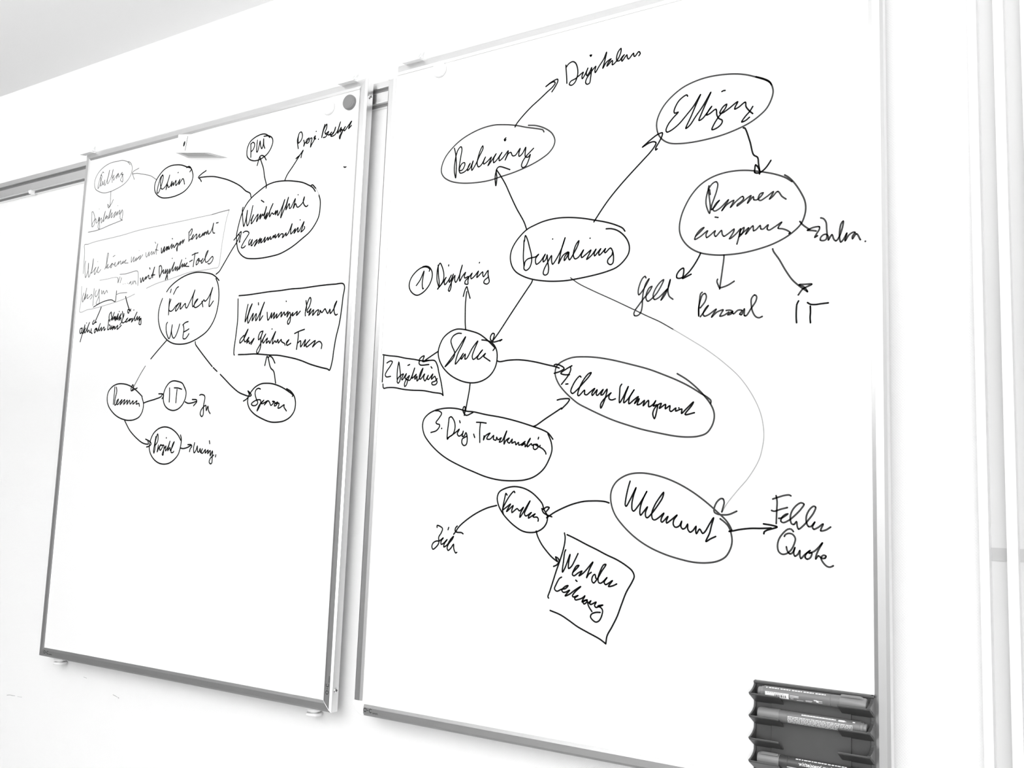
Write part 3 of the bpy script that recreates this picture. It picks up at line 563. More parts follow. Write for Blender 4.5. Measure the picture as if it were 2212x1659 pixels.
 ('L', 'word', [('k', 0, '5870,11252 5889,11098 5901,10946|5877,11244 5929,11274 5983,11238 5989,11177 5947,11100 5908,11077|6068,11295 6063,11176 6068,11043 6086,11030 6125,11129 6153,11261 6181,11143 6220,11082 6253,11154 6256,11291 6275,11150 6310,11075')]),
 ('L', 'bubble', [('k', 0, '6259,11346 6407,11329 6510,11263 6538,11175 6498,11052 6411,10948 6304,10889 6177,10851 6030,10849 5894,10891 5793,10976 5768,11059 5774,11166 5836,11288 5962,11362 6139,11402 6270,11396 6373,11347 6435,11288')]),
 ('L', 'arrow', [('k', 0, '6434,10190 6439,10248 6363,10448 6313,10633 6211,10840 6179,10917|6116,10731 6146,10839 6179,10917 6226,10932 6303,10901 6376,10810')]),
 ('L', 'arrow', [('k', 0, '6975,10282 7035,10388 7177,10539 7344,10730|7253,10690 7358,10751 7442,10834 7410,10765 7394,10687|7347,10736 7277,10707')]),
 ('L', 'word', [('k', 0, '7282,11175 7258,11093 7263,11034 7299,10894|7284,11030 7277,11136 7300,11224 7353,11240 7388,11185 7388,11104 7347,11042 7296,11010|7439,11049 7459,10987 7450,10920 7483,10983 7541,11007 7589,11068 7516,11035 7522,10970 7582,10977 7621,11050 7666,11054 7652,10953 7644,10868 7677,10925 7731,10996 7761,11082 7726,11054 7745,11011 7774,11023|7776,11173 7773,11169|7851,10995 7845,10991')]),
 ('L', 'word', [('k', 0, '8006,11277 7970,11169 7939,11016 7985,11178 8058,11273 8058,11187 8020,11103 8077,11047 8043,11008 7984,11007|8038,11066 8123,11107 8098,11055 8130,11032 8206,11080 8159,11032 8246,11039 8302,11164 8285,11100 8191,10998 8279,10999 8360,11075 8426,11248 8385,11126 8371,11027 8457,11130 8435,11038 8475,11087 8493,11039 8456,10956 8439,10897 8421,10939 8466,11010 8565,11126 8527,11066 8550,11045 8617,11105 8723,11208 8673,11117 8655,11070 8727,11120|8591,10298 8617,10283 8649,10287')]),
 ('L', 'bubble', [('k', 0, '7734,10049 7764,10058 7871,9965|7964,9820 8011,9693 8018,9543 7996,9370 7910,9224 7774,9084 7561,8961 7381,8866 7235,8804 6967,8726 6689,8700 6426,8695 6211,8707 5991,8743 5861,8806 5756,8896 5697,8990 5654,9142 5638,9292 5669,9455 5709,9607 5774,9776 5882,9929 6021,10046 6202,10143 6446,10247 6669,10281 6866,10275 7063,10251 7260,10211 7481,10151 7638,10080 7782,9997 7858,9909'),
   ('l', 1.5, '7871,9965 7927,9891 7964,9820')]),
 ('L', 'word', [('k', 0, '5778,9869 5761,9837 5773,9717 5815,9515 5839,9443 5865,9499 5898,9641 5918,9781 5907,9620 5918,9521 5949,9444 5983,9483 6023,9625 6074,9862|6045,9544 6114,9661 6070,9560 6066,9473 6116,9515 6250,9653 6218,9501 6332,9646 6315,9542 6386,9639 6403,9598 6449,9674 6485,9785 6458,9653 6447,9534 6525,9649 6485,9515 6561,9620 6673,9822 6595,9673 6600,9552 6659,9626 6722,9589 6774,9658 6769,9573 6820,9657 6837,9549 6901,9631 6967,9756 7009,9860 6965,9709 6927,9487 6993,9619 7059,9743 7112,9893 7073,9732 7062,9638 7148,9754 7163,9652 7195,9658 7313,9835 7273,9642 7329,9729 7373,9656 7412,9646 7542,9741 7565,9836 7540,9769 7559,9691 7615,9632 7652,9627 7676,9647|6316,9945 6401,9892|7383,9906 7379,9904')]),
 ('L', 'word', [('k', 0, '5834,9309 5889,9331 5972,9319 6017,9279 5970,9212 5872,9097 5814,8996 5836,8979 5897,8987 5933,9014|6066,9137 6030,9088 6044,9016 6093,9071 6131,9124 6107,9001 6128,8994 6201,9067 6278,9106 6244,9043 6208,8975 6370,9124 6327,9019 6412,9110 6393,9025 6444,9048 6513,9131 6493,9023 6596,9116 6596,9054 6668,9122 6667,9069 6693,9066 6759,9134 6763,9086 6809,9152 6810,9076 6906,9159 6901,9079 6973,9141 7032,9129 7013,9061 7032,9063 7114,9147 7113,9086 7167,9122 7222,9219 7268,9317 7243,9197 7252,9107 7370,9200 7340,9110 7445,9214 7440,9126 7471,9131 7560,9260 7599,9316 7565,9203 7535,9114 7629,9181 7620,9215|7490,9369 7486,9367')]),
 ('L', 'arrow', [('k', 0, '5084,8491 5179,8541 5266,8645 5452,8881 5550,9002 5650,9113 5716,9213 5730,9270 5687,9286|5566,9182 5662,9259 5771,9339 5762,9227 5740,9112 5756,9130')]),
 ('L', 'word', [('m', 0, '424,10500 443,10312 481,10121|425,10495 460,10501 539,10389 571,10295 570,10183 508,10118 480,10127 486,10205 606,10301 640,10196 691,10212 726,10330 723,10230 755,10315 756,10192 794,10053 771,10028 729,10073 732,10173 829,10294 838,10170 912,10272 957,10444 912,10272 914,10194 1025,10335 1003,10249 1064,10307 1083,10238 1148,10329 1173,10459 1116,10311 1133,10254 1229,10374 1212,10249 1367,10377 1308,10241 1392,10318 1437,10368 1414,10282 1519,10395 1507,10292 1613,10387 1637,10340 1644,10230 1621,10150 1565,10185 1552,10275 1594,10346|705,10533 701,10529|1424,10516 1419,10514|349,10003 650,10005 877,10026 1151,10069 1422,10105 1657,10135')]),
 ('L', 'box', [('m', 1.8, '393,9695 248,9697 271,9546 296,9264 303,8984'),
   ('l', 2, '356,9699 638,9727 989,9741 1370,9750 1759,9767 2255,9803 2742,9816 3141,9818 3578,9824 3915,9827 4364,9836 4805,9841'),
   ('m', 2.2, '4805,9841 5091,9863 5346,9873'),
   ('l', 1.8, '5346,9873 5282,9672 5247,9477 5199,9135 5175,8840 5139,8646 4970,8629 4797,8622 4506,8622 4209,8622 3914,8581 3538,8525 3154,8480 2877,8423 2768,8396'),
   ('m', 1.8, '1747,8820 1974,8813 2171,8831 2334,8843 2402,8823 2434,8704 2447,8491'),
   ('l', 1.5, '993,8753 1253,8755 1474,8766 1611,8764 1672,8752'),
   ('l', 1.7, '291,8671 311,8447 319,8281 310,8044 619,8075 795,8079 1140,8109 1478,8146 1728,8175 2023,8223|2088,8233 2358,8299'),
   ('k', 2.2, '838,8117 1042,8182 1294,8231 1517,8234 1659,8184 1673,8328 1675,8435'),
   ('m', 1.7, '1671,8344 1785,8366 1919,8368 2070,8359')]),
 ('L', 'word', [('m', 0, '356,9285 341,9203 359,9067 392,8930 410,8873 490,9054 482,9221 490,9054 544,8871 594,8955 644,9038 661,9313 635,9039 629,8962 741,9039 787,9090 748,8994 760,8916 865,9037 892,9090 854,8995 896,8946 991,9013|838,9222')]),
 ('L', 'word', [('m', 0, '1141,9004 1189,9091 1219,9241 1235,9371 1215,9390 1192,9310 1190,9201 1198,9025 1254,9117 1251,9019 1332,9055 1408,9123 1353,9031 1389,9016 1427,9110 1484,9071 1527,9132 1522,9046 1574,9040 1662,9139 1638,9066 1729,9143 1749,9060 1831,9132 1806,9075 1930,9148 1880,9083 2016,9063|1420,9279 1494,9301')]),
 ('L', 'word', [('m', 0, '2123,9196 2132,9067 2215,9186 2215,9069 2310,9154 2287,9082 2390,9167 2348,9118 2452,9192 2424,9100 2532,9204|2386,9316 2384,9312')]),
 ('L', 'word', [('m', 0, '2641,9240 2653,9149 2679,9130 2753,9243 2749,9148 2849,9243 2852,9163 2915,9230 2931,9170 2990,9269 3036,9400 3011,9287 3012,9156|2973,9271 3072,9244|2934,9454 2967,9416')]),
 ('L', 'word', [('m', 0, '3177,9289 3200,9172 3223,9169 3286,9297 3284,9183 3364,9299 3360,9206 3433,9301 3419,9230 3466,9225')]),
 ('L', 'word', [('g', 0, '3178,9283 3201,9165 3285,9302 3277,9183 3380,9291 3375,9208 3426,9296 3443,9226 3538,9334 3535,9231 3595,9307 3619,9242 3699,9336 3660,9279 3738,9331 3734,9239 3730,9152 3707,9211 3740,9259 3834,9361 3806,9277 3907,9383 3901,9307 3955,9388|3530,9462 3540,9452')]),
 ('L', 'word', [('g', 0, '4085,9541 4097,9463 4107,9329|4093,9535 4176,9602 4194,9574 4166,9496 4140,9458|4130,9357 4207,9398 4244,9465 4206,9409 4204,9358 4349,9463 4347,9351 4454,9450 4447,9379 4505,9393 4556,9457 4518,9401 4547,9408 4613,9470 4592,9402 4657,9475 4678,9417 4712,9498 4737,9415 4792,9438 4853,9541 4878,9639 4867,9549 4868,9469 4895,9420 4940,9412|4966,9632 5027,9634')]),
 ('L', 'word', [('g', 0, '2516,8655 2554,8551 2604,8662 2633,8570 2688,8644 2724,8671 2708,8610 2809,8694 2827,8619 2884,8614 2948,8733 2994,8864 2963,8742 2954,8623|2906,8685 3026,8683|2819,8866 2839,8833')]),
 ('L', 'word', [('g', 0, '3160,8867 3168,8742 3202,8604|3161,8857 3198,8879 3242,8838 3256,8733 3200,8614 3252,8702 3322,8768 3314,8706 3348,8682 3399,8770 3395,8677 3462,8764 3446,8641 3412,8542 3414,8531 3463,8629 3483,8535|3475,8659 3539,8766 3529,8664 3600,8770 3676,8901 3632,8767 3639,8704 3735,8797 3723,8711 3797,8790 3785,8700 3859,8784 3917,8931 3872,8803 3851,8724 3959,8835 3952,8764 4026,8838 4012,8768 4108,8844 4056,8779 4176,8756|3587,9001|4050,8950')]),
 ('L', 'word', [('g', 0, '4189,8861 4275,8887|4254,9001 4355,9025 4446,9033|4347,9036 4333,8896 4320,8736|4473,8901 4421,8846 4415,8766 4458,8782 4507,8867 4488,8899 4463,8862 4569,8840 4622,8885 4571,8820 4590,8783 4656,8841 4731,8953 4771,9044 4737,9023 4692,8907 4720,8794 4778,8798 4925,8897 4951,8859 4923,8792 4842,8741 4797,8756')]),
 ('L', 'word', [('m', 0, '1673,8747 1696,8701 1695,8626 1755,8760|1818,8732 1784,8618|1899,8575|1973,8578|2056,8581|2109,8560 2184,8612 2158,8561|2204,8530 2266,8614|2260,8541 2325,8609 2376,8530')]),
 ('L', 'word', [('m', 0, '502,8607 471,8455 456,8324|403,8494 365,8387 391,8280 447,8380 488,8465 470,8345 562,8447 559,8348 626,8376 724,8433 748,8387 688,8321')]),
 ('L', 'word', [('m', 0, '801,8569 807,8349 809,8158|887,8517 856,8432 893,8363 956,8413 1007,8539 1012,8386 1046,8274 1048,8198 956,8173 934,8207 1015,8364|1100,8498 1122,8409 1172,8480 1218,8400 1293,8480 1336,8422')]),
 ('L', 'arrow', [('k', 0, '1147,8104 1113,8027 1052,7919 949,7742|915,7797 870,7748 863,7712 890,7703 950,7734 1011,7746')]),
 ('L', 'arrow', [('k', 0, '2034,8268 2069,8194 2151,8046 2229,7923|2267,7955 2218,7916 2200,7866 2159,7897 2164,7951 2201,7948 2267,7912')]),
 ('L', 'word', [('k', 0, '467,7639 403,7628 386,7564 421,7509 468,7550 474,7639 470,7534 527,7506 554,7593 569,7709 530,7578 479,7436 439,7310|614,7629 571,7568 592,7514 648,7579 739,7754 682,7617 689,7527 741,7572 789,7513 826,7526 835,7598 827,7518 885,7481')]),
 ('L', 'word', [('k', 0, '1022,7601 964,7557 974,7488 1030,7545 1049,7591 1001,7571 1051,7575 1086,7517 1114,7587 1168,7699 1126,7594 1148,7529 1226,7607 1226,7523 1322,7604 1340,7524 1383,7560|626,7751 622,7748')]),
 ('L', 'word', [('k', 0, '1512,7646 1555,7612 1538,7558 1472,7531 1474,7649 1477,7760 1495,7766|1567,7532 1617,7615 1579,7535 1688,7602 1644,7519 1733,7591 1730,7529 1837,7608 1824,7518 1968,7599')]),
 ('L', 'word', [('k', 0, '1545,7945 1489,7894 1483,7807 1520,7725|1561,7920 1564,7856 1590,7807 1547,7755|1667,7927 1623,7836 1598,7747 1687,7831 1673,7753 1737,7827 1720,7726 1789,7816 1761,7747 1816,7884 1805,7744 1865,7802 1929,7876 1864,7724 1930,7781 1939,7714|1846,7933|1965,7924 2002,7792 1978,7699 1916,7618')]),
 ('L', 'word', [('k', 0, '2028,7872 2033,7836 2006,7768 1982,7676 2022,7653 2115,7690 2185,7754 2135,7719 2117,7670 2166,7670 2279,7736 2238,7681 2352,7734 2333,7650 2423,7744 2503,7866 2435,7744 2457,7672 2534,7767 2528,7683 2613,7757 2595,7670 2661,7715 2674,7664 2674,7572 2606,7588 2617,7637 2649,7712|2380,7925 2377,7922')]),
 ('L', 'bubble', [('k', 0, '5092,8397 5169,8269 5225,8046 5226,7829 5180,7605 5090,7428 4934,7265 4707,7149 4489,7075 4297,7038 4066,7035 3862,7064 3666,7143 3497,7271 3364,7438 3285,7648 3276,7853 3311,7987 3365,8108|3493,8251 3569,8329 3727,8428 3952,8520 4179,8576 4375,8596 4523,8592 4755,8554 4953,8504 5088,8430 5196,8343')]),
 ('L', 'word', [('k', 0, '3642,8294 3620,8220|3883,8329 3827,8306 3733,8173|3617,8081 3609,7940 3620,7719|3661,8066 3623,7962 3623,7826 3687,7793 3768,7826 3843,7898 3954,7957 3893,7906 3843,7831 3857,7785 3934,7846 4004,7958 4004,7818 4157,7929 4175,7849 4211,7824 4304,7950 4386,8087 4441,8205 4397,8064 4390,7909 4416,7835 4473,7902 4560,7995 4529,7986 4470,7925 4456,7837 4500,7812 4595,7837 4715,7915 4758,7961 4794,7925 4870,7968 4952,8081 5010,8208 4959,8026 4945,7798 5064,7908|4697,7933 4743,7808')]),
 ('L', 'word', [('k', 0, '3607,7551 3577,7513 3587,7366 3656,7227 3704,7179 3746,7255 3776,7483 3767,7354 3808,7229 3864,7180 3925,7232 3992,7373 4025,7482|4131,7457 4209,7502 4302,7519|4149,7451 4179,7360 4167,7228 4176,7155 4251,7145 4326,7206 4357,7248|4183,7299 4263,7321 4345,7354')]),
 ('L', 'box', [('k', 0, '5851,7955 6116,7949 6437,7954 6753,7960 7064,7955 7369,7960 7671,7949 8039,7954 8328,7954 8543,7947 8755,7937 8799,7878 8776,7677 8755,7413 8720,7150 8656,6890 8620,6649 8595,6429 8539,6263 8495,6286 8321,6326 8027,6403 7801,6479 7619,6531 7344,6589 7113,6629 6880,6647 6659,6672 6436,6693 6212,6696 5961,6704|5832,7887 5848,7700 5864,7469 5855,7239 5834,6977 5820,6841 5828,6720 5842,6702')]),
 ('L', 'arrow', [('k', 0, '7105,6070 7028,6309 6936,6384 6846,6593|6764,6440 6813,6623 6846,6593 6882,6625 6963,6587 7048,6475')]),
 ('L', 'word', [('k', 0, '6145,7745 6117,7621 6093,7383 6161,7515 6210,7660 6266,7747 6201,7592 6165,7469 6186,7348 6249,7440 6319,7543 6302,7391 6408,7530 6407,7383 6485,7479 6624,7751 6542,7543 6518,7380 6604,7470|6449,7754 6458,7710')]),
 ('L', 'word', [('k', 0, '7247,7721 7252,7714|6724,7534 6742,7426 6763,7368 6806,7410 6859,7512 6853,7406 6936,7512 6925,7390 7009,7478 7002,7395 7137,7507 7131,7408 7214,7501 7236,7433 7320,7504 7300,7395 7368,7484 7397,7410 7386,7278 7344,7243 7324,7294 7405,7409 7459,7471 7450,7406 7578,7484 7562,7408 7660,7483')]),
 ('L', 'word', [('k', 0, '7798,7685 7824,7552 7798,7434 7807,7379|7800,7488 7845,7649 7904,7740 7932,7696 7898,7557 7845,7485 7864,7440 7946,7509 7898,7383 8021,7482 8001,7375 8096,7454 8153,7471 8133,7365 8188,7393 8197,7457 8244,7410 8325,7479 8357,7433 8404,7381 8455,7458 8469,7376 8554,7461 8620,7605 8564,7513 8574,7384 8614,7333 8655,7346')]),
 ('L', 'word', [('k', 0, '6082,7099 5985,7013 5984,6945 6068,6997 6139,7095 6199,7222 6163,7173 6095,7052 6137,6959 6241,7049 6188,6933 6248,6974 6270,6917 6396,7016 6320,6897')]),
 ('L', 'word', [('k', 0, '6636,7152 6566,7135 6521,7036 6534,6979 6592,7032 6643,7152 6600,7031 6599,6807 6531,6699 6496,6735 6591,6886 6728,7085 6660,6983 6668,6904 6784,6997 6762,6898 6836,6938 6857,6887 6911,6967 7005,7117 6943,6954 6944,6871 7007,6928 7042,6892 7090,6950 7104,6878 7182,6945 7193,6905 7290,6850 7300,6822|6899,7177|7335,6853 7396,6926 7333,6875 7353,6819 7456,6851')]),
 ('L', 'word', [('k', 0, '7543,7042 7659,7078 7807,7109|7645,7074 7648,6954 7624,6721|7643,6845 7721,6884 7732,6764 7852,6897 7827,6769 7861,6799 7970,6890 7876,6799 7894,6754 7978,6793 8117,6865 8093,6807 8055,6745 8164,6824 8235,6841 8297,6784 8290,6699')]),
 ('L', 'arrow', [('k', 0, '3628,7147 3391,6966 3255,6858 3136,6760'),
   ('g', 1.9, '2967,6609 2835,6456 2721,6301 2575,6097'),
   ('k', 0, '2745,6122 2653,6094 2540,6067 2531,6136 2580,6202 2609,6133 2577,6085')]),
 ('L', 'bubble', [('k', 0, '2935,5920 3014,5754 2997,5597 2909,5478 2745,5414 2555,5399 2397,5414 2152,5479 1938,5589 1755,5749 1688,5901 1709,6064 1834,6179 2006,6235 2204,6237 2405,6202 2610,6127 2818,6009 2944,5926')]),
 ('L', 'word', [('k', 0, '1930,6175 1935,6031 1931,5776|1985,6167 2018,6079 1978,5868 1994,5755 2083,5828 2104,5889 2043,5829 2082,5766 2235,5873 2182,5763 2334,5870 2309,5766 2433,5855 2427,5763 2512,5853 2543,5766 2640,5837 2640,5764 2775,5834 2756,5761 2850,5771 2878,5709')]),
 ('L', 'arrow', [('k', 0, '3020,5778 3167,5811 3404,5852 3601,5906 3631,5953|3510,5967 3650,5955 3682,5916 3635,5855')]),
 ('L', 'bubble', [('k', 0, '4377,6048 4273,6169 4125,6216 3961,6234 3838,6197 3740,6105 3682,5988 3677,5856 3734,5724 3855,5632 4041,5588 4198,5618 4329,5709 4410,5847 4417,5976 4355,6084')]),
 ('L', 'word', [('k', 0, '3862,6083 3879,5946 3887,5777|4016,6081 4142,6073 4267,6042|4114,6045 4109,5903 4110,5755')]),
 ('L', 'arrow', [('k', 0, '4411,5765 4502,5733 4624,5736 4777,5767|4636,5811 4774,5796 4786,5761 4693,5674')]),
 ('L', 'word', [('k', 0, '4862,5894 4899,5908 5004,5887 5034,5846 5011,5680 5017,5473 4979,5439 4927,5486 4938,5566 5015,5645 5080,5672 5109,5563 5150,5653 5177,5561 5235,5497')]),
 ('L', 'arrow', [('k', 0, '4585,7058 4600,7004 4689,6916 4977,6666 5185,6493|5221,6468 5349,6382|5457,6314 5620,6199 5833,6049 6059,5917 6225,5861 6357,5826')]),
 ('L', 'arrow', [('k', 0, '6215,5733 6299,5770 6364,5835 6367,5879 6326,5936 6398,5889 6434,5844 6388,5825')]),
 ('L', 'bubble', [('k', 0, '7425,5945 7550,5885 7648,5785 7693,5655 7674,5506 7581,5390 7424,5313 7246,5287 7033,5294 6796,5361 6551,5465 6397,5590 6340,5713 6357,5824 6412,5905 6528,6007 6695,6068 6865,6074 7036,6055 7271,5986 7460,5899 7609,5808 7596,5787')]),
 ('L', 'word', [('k', 0, '6686,5963 6633,5981 6565,5956 6540,5885 6583,5773 6636,5683 6581,5635 6487,5637 6452,5666 6526,5719 6648,5749 6712,5736 6718,5670 6680,5583 6632,5524 6676,5627 6805,5733 6734,5670 6781,5668 6915,5719 6830,5640 6930,5719 6981,5674 7016,5624 7087,5682 7054,5705 7117,5692 7117,5611 7169,5626 7201,5684 7135,5659 7242,5656 7220,5565 7265,5569 7387,5626 7383,5588 7458,5505')]),
 ('L', 'arrow', [('k', 0, '2392,5406 2467,5320 2613,5171 2847,5013 3072,4900 3215,4867 3300,4872 3275,4933|3192,4975 3364,4910 3395,4866 3325,4817 3244,4803')]),
 ('L', 'bubble', [('k', 0, '4348,5056 4382,4981 4387,4874 4367,4767 4318,4638 4185,4520 4029,4450 3865,4432 3694,4458 3532,4533 3397,4658 3343,4778 3354,4921 3428,5075 3567,5183 3747,5233 3932,5222 4106,5161 4266,5057 4370,4943')]),
 ('L', 'word', [('k', 0, '3536,5030 3509,4844 3496,4713 3515,4669 3536,4767 3533,4920 3588,5084 3615,5007 3602,4909 3551,4849|3645,4843 3621,4696 3669,4789 3728,4854 3685,4789 3718,4729 3785,4800 3796,4843 3831,4832 3836,4724 3824,4626 3797,4637 3821,4713 3899,4821 3896,4718 3969,4799 4019,4923 3970,4724 4036,4788 4053,4724 4116,4810 4161,4912 4125,4874 4079,4713 4091,4681 4148,4686 4170,4708|3730,4838 3805,4838|3888,5003 3891,4992')]),
 ('L', 'arrow', [('k', 0, '4382,4777 4464,4767 4591,4788 4713,4835|4608,4849 4712,4846 4739,4819 4691,4756 4678,4703')]),
 ('L', 'word', [('k', 0, '4819,4888 4801,4766 4828,4677 4884,4735 4914,4819 4935,4703 4976,4693 5007,4766 5032,4682 5078,4761 5048,4682 5089,4667 5174,4745 5174,4672 5260,4735 5253,4662 5324,4724 5336,4615 5394,4714 5402,4579 5399,4465 5362,4449 5320,4485 5342,4558 5442,4631|5277,4928 5295,4868|5510,4636 5500,4595')]),
]

NAMES = {'word': 'handwritten_word', 'bubble': 'drawn_bubble', 'arrow': 'drawn_arrow', 'box': 'drawn_box'}
WIDTH = {'L': 3.0, 'R': 2.65}
for bd, kind, recs in INK:
    b = MB()
    b.flat = True
    tones = []
    for tone, w, data in recs:
        if tone not in tones:
            tones.append(tone)
        for stroke in data.split('|'):
            pts = [tuple(float(q) / 10 for q in p.split(',')) for p in stroke.split()]
            wd = (w or (WIDTH[bd] if tone != 'm' else 2.1)) * (1.0 if kind != 'word' else 0.97)
            ribbon(b, pts, wd, PY - 0.25 - 0.04 * len(tones), tones.index(tone))
    b.build(NAMES[kind], [M[t] for t in tones], left if bd == 'L' else right)


# ------------------------------------------------------------------ magnets
def magnet(x, z, r, m, label):
    t = tag(empty('magnet', x, PY, z), label, 'magnet', 'round magnets on the whiteboards')
    b = MB()
    b.lathe([(0.01, 0), (r * 0.93, 0), (r, -1.2), (r, -5), (r * 0.95, -7), (r * 0.86, -7.6), (r * 0.80, -7.3), (0.01, -7.3)],
            (0, 0, 0), 'y', 48)
    b.build('magnet_body', m, t, smooth=50)
    b = MB()
    b.lathe([(0.01, 0.0), (r * 0.78, 0), (r * 0.78, -0.4), (0.01, -0.4)], (0, -7.2, 0), 'y', 40)
    b.build('magnet_face', m, t, smooth=40)


magnet(-1280, 779, 15.2, M['magnet_grey'], 'dark grey round magnet in the top corner of the square-cornered whiteboard')
magnet(-1336, 779, 14.6, M['white_plastic'], 'white round magnet beside the dark grey magnet')
magnet(-1059, 797.5, 14.6, M['white_plastic'], 'white round magnet near the top edge of the round-cornered whiteboard')

# ------------------------------------------------------------------ eraser
er = tag(empty('board_eraser', -1763, PY, 747.8, math.radians(9.6)),
         'white block eraser stuck tilted on the top rail of the square-cornered whiteboard', 'eraser')
W1, W2, EH, ED = 136.0, 117.0, 42.0, 35.0


def er_sec(d, ins=0.0):
    w = W1 + (W2 - W1) * d / ED
    return [(ins, -d, ins), (w - ins, -d, ins), (w - ins, -d, EH - ins), (ins, -d, EH - ins)]


b = MB()
b.loft([er_sec(4), er_sec(ED)])
b.build('eraser_shell', M['white_plastic'], er, bevel=1.6, seg=3, smooth=40)
b = MB()
b.loft([er_sec(0.1), er_sec(4.2)])
b.build('felt_pad', M['felt'], er, bevel=0.8)
for k, (ins, mm) in enumerate(((3.0, 'grey_pad'), (5.0, 'white_plastic'), (8.5, 'grey_pad'), (10.5, 'white_plastic'), (14.0, 'grey_pad'))):
    b = MB()
    b.loft([[(ins * 1.2, -4 - ins * 0.5, z), (W1 - ins * 1.5, -4 - ins * 0.5, z), (W2 - ins * 1.3, -ED + 2.6, z), (ins * 1.2, -ED + 2.6, z)]
            for z in (-0.12 * (k + 1), 0.6)])
    b.build('underside_step', M[mm], er)
b = MB()
b.flat = True
b.add([(27 + 3.0 * math.cos(a * math.pi / 12), -ED - 0.2, 20 + 6.2 * math.sin(a * math.pi / 12) + 0.9 * math.cos(a * math.pi / 12))
       for a in range(24)], [tuple(range(24))])
for i in range(9):
    z = 5 + i * 3.6
    b.add([(33.5, -ED - 0.2, z), (35.3, -ED - 0.2, z), (35.3, -ED - 0.2, z + 2.9), (33.5, -ED - 0.2, z + 2.9)], [(0, 1, 2, 3)])
b.build('printed_mark', M['print'], er)

# ------------------------------------------------------------------ marker holder
HX, HZ, PITCH = -455.5, -225.6, 29.4
HWID = 159.5
hold = tag(empty('marker_holder', HX, PY, HZ), 'charcoal plastic marker holder with four slots on the round-cornered whiteboard',
           'marker holder')
b = MB()
b.box(0, HWID, -2.2, -0.1, -118, 0)
b.build('back_plate', M['holder'], hold)
b = MB()
b.box(24.5, 130, -5.0, -2.0, -116, -3)
b.build('raised_panel', M['holder'], hold, bevel=0.5)
b = MB()
b.box(0, HWID, -7.5, -0.2, -3.4, 0)
b.build('top_wall', M['holder'], hold, bevel=0.8)


def side_profile():
    p = [(0, 0.2), (0, 7)]
    for i in range(4):
        z = -i * PITCH
        p += [(z - 3.0, 5.0), (z - 6.0, 7.0), (z - 9.0, 12.0), (z - 11.4, 19.0), (z - 13.0, 27.0), (z - 15.0, 27.0),
              (z - 19.5, 16.0), (z - 24.0, 8.0), (z - 27.5, 4.6)]
    p += [(-118, 4.6), (-118, 0.2)]
    return p


for xa, xb in ((0, 3.0), (HWID - 4.6, HWID)):
    b = MB()
    b.loft([[(x, -h, z) for z, h in side_profile()] for x in (xa, xb)])
    b.build('side_wall', M['holder'], hold, bevel=0.5, seg=1)
for i in range(4):
    z = -i * PITCH - 13.4
    for xa, xb in ((0.4, 41.5), (118, HWID - 0.4)):
        b = MB()
        b.loft([[(x, -27, z), (x, -27, z - 2.6), (x, -2.5, z - 15.6), (x, -2.5, z - 13.0)] for x in (xa, xb)])
        b.build('ledge', M['holder'], hold, bevel=0.9)


# ------------------------------------------------------------------ markers
def patch(b, x0, x1, a0, a1, r, mi=0, n=6):
    v, f = [], []
    for i in range(n + 1):
        a = math.radians(a0 + (a1 - a0) * i / n)
        for x in (x0, x1):
            v.append((x, -r * math.cos(a), r * math.sin(a)))
    for i in range(n):
        f.append((2 * i, 2 * i + 1, 2 * i + 3, 2 * i + 2))
    b.add(v, f, mi)


def marker(slot, flip, cap_len, barrel_mat, cap_mat, label, clip_ang):
    """the pen lies along x; x=0 is its left end"""
    L = 143.5
    t = tag(empty('whiteboard_marker', HX + 9.0, PY - 11.9, HZ - 12.0 - slot * PITCH), label, 'marker', 'markers in the holder')
    fx = (lambda x: L - x) if flip else (lambda x: x)       # flip: the cap is on the left

    def seg(name, prof, m, p):
        b = MB()
        b.lathe([(r, fx(x)) for r, x in prof], (0, 0, 0), 'x', 40)
        return b.build(name, m, p, smooth=35)
    c0 = L - cap_len
    seg('end_plug', [(0.01, 0.4), (5.4, 0.4), (6.0, 1.4), (6.0, 4.0), (6.9, 5.0), (7.2, 8.5), (0.01, 8.5)], cap_mat, t)
    seg('barrel', [(0.01, 8), (7.8, 8), (8.0, 9), (8.0, c0 - 12.5), (7.7, c0 - 12.2), (7.7, c0 - 11.6), (8.1, c0 - 11.2),
                   (8.1, c0 + 0.5), (0.01, c0 + 0.5)], barrel_mat, t)
    cap = seg('cap', [(0.01, c0), (8.45, c0), (8.6, c0 + 1), (8.5, L - 3), (7.6, L - 0.6), (5.6, L), (5.6, L - 1.5), (0.01, L - 1.5)], cap_mat, t)
    b = MB()
    a = math.radians(clip_ang)
    ca, sa = math.cos(a), math.sin(a)

    def rot(x, u, v):       # u outward along the clip angle, v across
        return (fx(x), -u * ca + v * sa, u * sa + v * ca)
    b.loft([[rot(x, u0, -2.2), rot(x, u0, 2.2), rot(x, u1, 1.7), rot(x, u1, -1.7)]
            for x, u0, u1 in ((c0 + 1, 9.4, 10.6), (c0 + 3, 9.2, 11.0), (L - 8, 9.4, 11.2), (L - 5.5, 7.5, 10.4), (L - 4, 7.5, 8.6))])
    b.build('pocket_clip', cap_mat, cap, bevel=0.4)
    return t


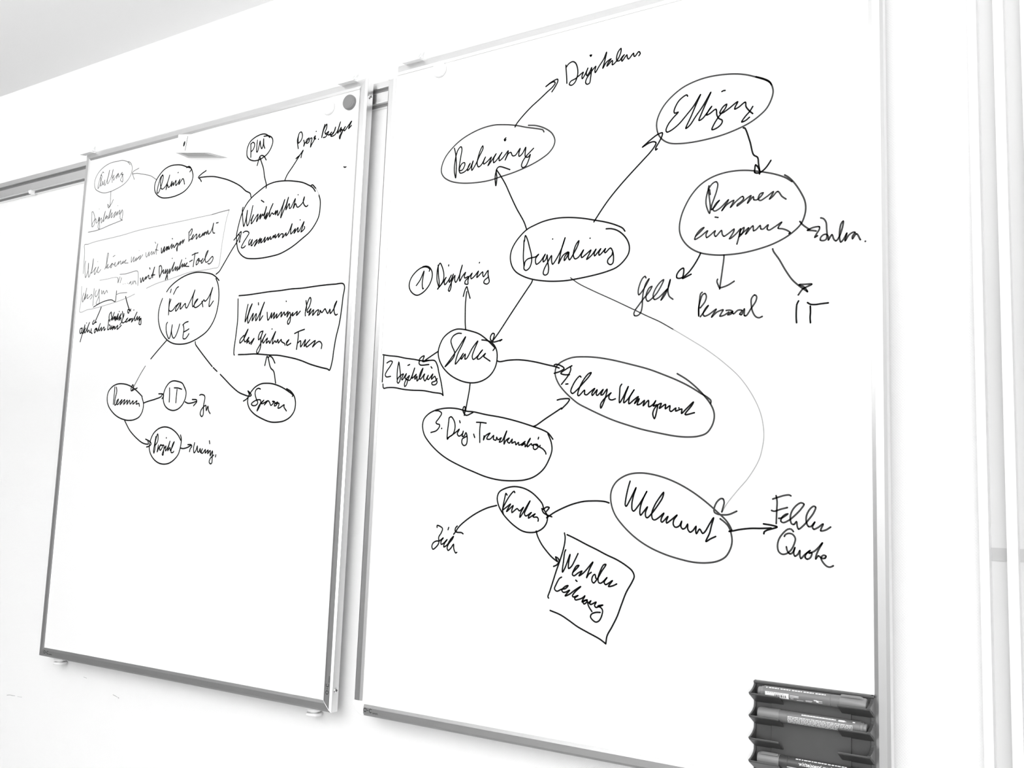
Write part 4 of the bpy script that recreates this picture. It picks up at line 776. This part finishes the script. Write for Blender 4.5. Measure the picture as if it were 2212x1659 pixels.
RB = 8.08
p1 = marker(0, False, 33.5, M['pen'], M['pen_cap'], 'grey marker with barcode label in the top slot of the holder', 62)
b = MB()
b.flat = True
patch(b, 11.5, 43.5, -38, 14, RB, 0)
b.build('barcode_label', M['label'], p1)
b = MB()
b.flat = True
x = 24.5
for i, w in enumerate((0.7, 0.4, 1.1, 0.5, 0.9, 0.4, 1.3, 0.5, 0.7, 0.4, 1.0)):
    patch(b, x, x + w, -30, -4, RB + 0.04)
    x += w + 0.75
for i in range(9):
    patch(b, 14 + i * 2.6, 14 + i * 2.6 + 1.9, 4, 8, RB + 0.04, 0, 2)
b.build('barcode_bars', M['print'], p1)
b = MB()
b.flat = True
for k, (xa, xb, a) in enumerate(((45, 57, 2), (45, 57, -10), (46, 50, -26), (54, 63, -36), (66, 75, -26), (66, 74, -36), (77, 88, -16))):
    patch(b, xa, xb, a - 2.2, a + 2.2, RB, 0, 2)
patch(b, 77, 81, -12, -8, RB, 0, 2)
patch(b, 80, 83, -30, -12, RB, 0, 2)
patch(b, 82, 88, -34, -30, RB, 0, 2)
for i in range(21):
    xa = 12 + i * 3.9
    patch(b, xa, xa + (3.1 if i % 4 else 1.7), 50, 62, RB, 0, 2)
b.build('barrel_print', M['label'], p1)

p2 = marker(1, True, 30.0, M['pen'], M['pen_cap'], 'grey marker with rows of tiny print in the second slot from the top', -35)
b = MB()
b.flat = True
import random
rnd = random.Random(4)
for row in range(6):
    a = 16 - row * 13
    x = 42.0
    while x < 126:
        w = rnd.uniform(1.5, 5.5)
        patch(b, x, min(x + w, 126.5), a - 2.6, a + 2.6, RB, 0, 2)
        x += w + rnd.uniform(0.5, 1.1)
patch(b, 60, 105, 44, 58, RB, 0, 4)
patch(b, 108, 116, 40, 58, RB, 0, 4)
patch(b, 115, 118, 44, 50, RB, 0, 2)
patch(b, 126, 129, 46, 58, RB, 0, 3)
b.build('barrel_print', M['label'], p2)
b = MB()
b.flat = True
for i in range(11):
    patch(b, 61.5 + i * 4, 61.5 + i * 4 + (3.2 if i % 3 else 2.1), 52, 54.5, RB + 0.05, 0, 2)
b.build('strip_print', M['print'], p2)

p4 = marker(3, True, 30.0, M['pen_dark'], M['pen_cap'], 'dark barrelled marker lettered in white in the lowest slot', 58)
b = MB()
b.flat = True
vs, fs = text_verts('whiteboard marker', 6.4, 0.13)
wmax = max(v[0] for v in vs)
b.add([(57 + v[0] * 50.5 / wmax, -(RB + 0.03) * math.cos((v[1] + 0.6) / RB), (RB + 0.03) * math.sin((v[1] + 0.6) / RB)) for v in vs], fs)
b.build('barrel_lettering', M['label'], p4)
b = MB()
b.flat = True
rnd = random.Random(9)
x = 52.0
while x < 116:
    w = rnd.uniform(2, 5)
    patch(b, x, x + w, 56, 70, RB, 0, 3)
    x += w + rnd.uniform(0.5, 1.4)
patch(b, 118, 131, -14, 22, RB, 0, 5)
patch(b, 41, 63, -34, -24, RB, 0, 3)
patch(b, 65, 96, -48, -42, RB, 0, 2)
b.build('barrel_print', M['label'], p4)
b = MB()
b.flat = True
for i in range(3):
    patch(b, 121, 129, 12 - i * 8, 14.5 - i * 8, RB + 0.04, 0, 2)
b.build('label_rule', M['grey_pad'], p4)
